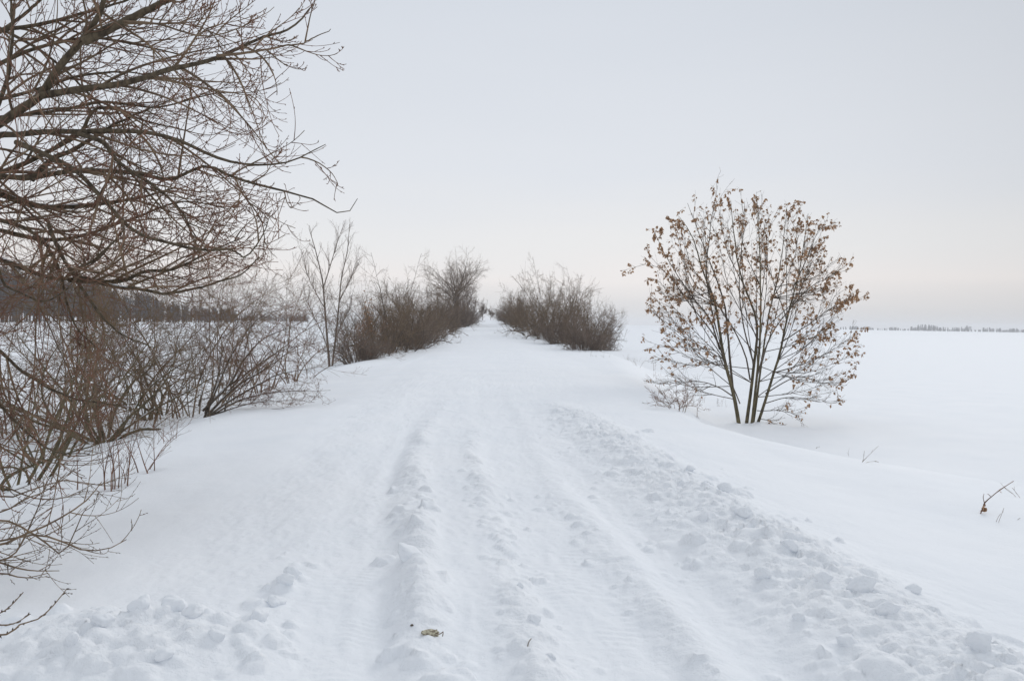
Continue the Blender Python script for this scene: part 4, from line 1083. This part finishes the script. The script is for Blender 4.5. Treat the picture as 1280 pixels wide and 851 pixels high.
bush("far", 627, 401.5, 380, "smallest faded bush at the very end of the right row", .8)
# left of the road
bush("low", 447, 452, 400, "sparse low scrub right beside the slender twin stemmed tree", .9)
bush("red", 460, 447, 356, "thin reddish bush behind the scrub next to the slender tree", .9)
bush("brown", 482, 441, 342, "dense brown bush on the left bank with tan leaves caught inside", .95)
bush("low", 500, 437, 385, "wide spreading bush hanging over the left road edge", 1.25)
bush("brown", 507, 432, 340, "tall brown bush in the middle of the left row", .95)
bush("red", 528, 424, 344, "reddish bush between the tall brown bush and the big bare tree", 1.0)
bush("low", 524, 429, 385, "low spreading bush under the reddish bush of the left row", 1.1)
bush("far", 548, 416, 352, "dark bush on the near side of the big bare tree", 1.0)
bush("far", 566, 410, 356, "round dense bush wrapped round the foot of the big bare tree", 1.1)
bush("far", 576, 407.5, 358, "dark round bush at the far end of the left row", 1.0)
bush("far", 585, 405, 374, "small faded bush at the very end of the left row", .8)
for k, o in PROTO.items(): pass

def leafy_patch(px, py, Y, wpx, hpx, nleaf, seed, label):
    rng = np.random.default_rng(seed); p = on(px, py + 40, Y); c = at(px, py, p[1])
    Vs, Fs, off = [], [], 0
    root = empty("leafy_sapling", p, label, "sapling")
    st = resample([p, (p + c) / 2 + [.1, 0, 0], c + [0, 0, hpx / FPX * p[1] * .5]], 8); tube_obj("stem", [(st[None], (np.linspace(.03, .008, 9))[None])], 6, BARK_GREY, root)
    for k in range(nleaf):
        q = c + rng.normal(0, 1, 3) * np.array([wpx / 2, wpx / 2, hpx / 2]) / FPX * p[1] * .6
        V, F = leaf_mesh("", rng, 3, .10); Vs.append(V + q - p); Fs.append(F + off); off += len(V)
    o = link("dead_leaves", mesh_np("dead_leaves", np.concatenate(Vs), np.concatenate(Fs)), LEAF, root); o["kind"] = "stuff"
leafy_patch(459, 402, on(459, 446)[1] - .6, 14, 34, 130, 61, "sapling with clinging orange leaves in front of the dense brown left bush")
leafy_patch(540, 402, on(541, 418)[1] - 1, 9, 10, 50, 62, "small sapling with orange leaves at the near side of the dark bush")

def bare_tree(px, py, top, label, seed, spread=34, thick=3.0, mats=(BARK_GREY, TWIG_GREY), nlimb=11, group=None, Y=None, wide=1.0):
    rng = np.random.default_rng(seed); p = on(px, py, Y); H = (py - top) / FPX * p[1]
    root = empty("bare_tree", p, label, "tree", group)
    tp = resample([p + [0, 0, -.2], p + [.05, 0, H * .2], p + [0, 0, H * .42]], 8); tr = np.linspace(.020 * H, .011 * H, 9)
    tube_obj("trunk", [(tp[None], tr[None])], 7, mats[0], root)
    az = (np.arange(nlimb) + rng.random(nlimb)) / nlimb * 6.28; tl = np.radians(rng.uniform(.25, 1, nlimb) * spread)
    D = np.stack([np.sin(tl) * np.cos(az), np.sin(tl) * np.sin(az), np.cos(tl)], -1)
    P = tp[rng.integers(3, 9, nlimb)]
    L = H * rng.uniform(.44, .60, nlimb) * wide * (1.05 - .25 * tl / R(60))
    s = grow(rng, P, D, L, 9, .07, np.full(9, .02)); r = taper(np.full(nlimb, .0062 * H), 9, .0012 * H)
    for k in range(nlimb): tube_obj("limb", [(s[k:k + 1], r[k:k + 1])], 5, mats[0], root)
    P, D, CL, cr = spawn(rng, s, r, L, 15, .15, .97, 44, 14, .42, .1, .01 * thick, 1, .45)
    a = grow(rng, P, D, CL, 6, .08, np.full(6, .04)); ra = taper(np.maximum(cr, .004 * thick), 6, .003 * thick)
    P, D, CL, cr = spawn(rng, a, ra, CL, 8, .15, .97, 38, 12, .45, .12, .004 * thick, 1, .35)
    c = grow(rng, P, D, CL, 4, .08, np.full(4, .04)); rc = taper(np.maximum(cr, .003 * thick), 4, .0022 * thick)
    tube_obj("branches", [(a, ra)], 4, mats[1], root, "stuff"); tube_obj("twigs", [(c, rc)], 3, mats[1], root, "stuff")
bare_tree(570, 410, 306, "big pale bare tree rising above the far end of the left bushes", 501, 58, 2.8, (BARK_GREY, TWIG_PALE), nlimb=30, wide=1.08)
bare_tree(584, 407, 346, "smaller bare tree spreading to the right of the big pale one", 502, 62, 2.8, nlimb=10)
bare_tree(603, 400, 379, "tiny bare tree in the gap where the road disappears", 503, 36, 6.5, nlimb=8, wide=1.1)
bare_tree(613, 400, 385, "smaller twin of the tiny bare tree at the road crest", 504, 40, 6.5, nlimb=7)
print("row", round(time.time() - T0, 1))

# ------------------------------------------------------------------ far wood and tree lines
def wood_mesh(spots, seed, tw, ntw):
    rng = np.random.default_rng(seed); T, Rr, A, RA = [], [], [], []
    for (x_, y_, z_, H) in spots:
        b = np.array([x_, y_, z_ - .3]); top = b + [rng.normal(0, .03 * H), 0, H]
        T.append(np.stack([b, (b + top) / 2, top])); Rr.append([tw * 2.2, tw * 1.5, tw * .6])
        t = rng.uniform(.12, .97, ntw); st = b + (top - b) * t[:, None]
        az = rng.uniform(0, 6.28, ntw); el = rng.uniform(.2, 1.2, ntw); ln = H * rng.uniform(.12, .30, ntw) * (1.15 - .6 * t)
        e = st + np.stack([np.cos(az) * np.cos(el), np.sin(az) * np.cos(el), np.sin(el)], -1) * ln[:, None]
        A.append(np.stack([st, e], 1)); RA.append(np.tile([tw * .8, tw * .45], (ntw, 1)))
    return tubes([(np.array(T), np.array(Rr)), (np.concatenate(A), np.concatenate(RA))], 3)
rf = np.random.default_rng(88)
spots = []
for k in range(330):
    t = rf.random() ** .8
    px = -90 + t * 385; Y = 165 + 190 * t + rf.uniform(0, 30)
    p = at(px, 400, Y); H = (12.5 + rf.normal(0, 1.5) + 3.0 * float(gnoise(np.array(px * .045), np.array(1.5), 8))) * (1.12 - .72 * sstep(.35, 1.02, np.array(t)))
    spots.append((p[0], p[1], ground(p[0], p[1]), H))
V, F = wood_mesh(spots, 89, .09, 90)
o = link("bare_wood", mesh_np("bare_wood", V, F), WOOD_FAR); tag(o, "dark bare wood across the field behind the left shrubs", "wood", kind="stuff")
spots = []
for k in range(150):
    px = rf.uniform(265, 385); p = at(px, 400, 620 + rf.uniform(0, 60)); spots.append((p[0], p[1], ground(p[0], p[1]), rf.uniform(3.5, 6.5)))
V, F = wood_mesh(spots, 90, .16, 40)
o = link("far_treeline", mesh_np("far_treeline", V, F), WOOD_FAR); tag(o, "thin line of far trees running right from the dark wood", "treeline", kind="stuff")
spots = []
for k in range(330):
    px = rf.uniform(1050, 1380); p = at(px, 408, 1500 + rf.uniform(0, 120))
    H = rf.uniform(4.0, 6.0) * (.65 + .6 * sstep(-.3, .3, gnoise(np.array(px * .06), np.array(0.), 5)))
    spots.append((p[0], p[1], ground(p[0], p[1]), H))
V, F = wood_mesh(spots, 91, .5, 30)
o = link("far_treeline", mesh_np("far_treeline", V, F), WOOD_FAR); tag(o, "thin far hedge line on the horizon at the right", "treeline", kind="stuff")
for ic, (px, wpx, hpx) in enumerate(((1118, 8, 4), (1140, 10, 5), (1152, 8, 7.5), (1161, 8, 8), (1169, 7, 7), (1180, 10, 6), (1194, 9, 5), (1208, 12, 7.5), (1232, 12, 5.5), (1248, 9, 5), (1268, 12, 5))):
    spots = []
    for k in range(7):
        p = at(px + rf.uniform(-wpx / 2, wpx / 2), 408, 1480 + rf.uniform(-20, 20)); spots.append((p[0], p[1], ground(p[0], p[1]), hpx * 1.48 * rf.uniform(.7, 1.05)))
    V, F = wood_mesh(spots, int(px), .40, 60)
    c = np.array([spots[0][0], spots[0][1], spots[0][2]])
    o = link("tree_clump", mesh_np("tree_clump", V - c, F), WOOD_FAR); o.location = c
    tag(o, "hazy tree clump on the right horizon, %s of eleven counted from the left" % ORD[ic], "tree clump", "tree clumps on the right horizon")

# ------------------------------------------------------------------ winter haze
def haze(density):
    zlo = float(Z.min()) - 1.0
    V = np.array([(sx, sy, sz) for sz in (zlo, 24.0) for sx in (XS[0] - 60, XS[-1] + 60) for sy in (YS[0] - 60, YS[-1] + 60)], float)
    F = np.array([(0, 1, 3, 2), (4, 6, 7, 5), (0, 4, 5, 1), (2, 3, 7, 6), (0, 2, 6, 4), (1, 5, 7, 3)])
    m = bpy.data.materials.new("haze"); m.use_nodes = True; n, l = m.node_tree.nodes, m.node_tree.links; n.clear()
    out = n.new("ShaderNodeOutputMaterial"); v = n.new("ShaderNodeVolumePrincipled")
    v.inputs["Color"].default_value = (.95, .96, .98, 1); v.inputs["Density"].default_value = density; v.inputs["Anisotropy"].default_value = 0.0
    l.new(v.outputs[0], out.inputs["Volume"])
    o = link("haze", mesh_np("haze", V, F, False), m); tag(o, "thin even winter haze over the fields", "haze", kind="stuff")
haze(0.00038)
print("total", round(time.time() - T0, 1), "s; tris", sum(len(m_.polygons) * 2 for m_ in bpy.data.meshes))
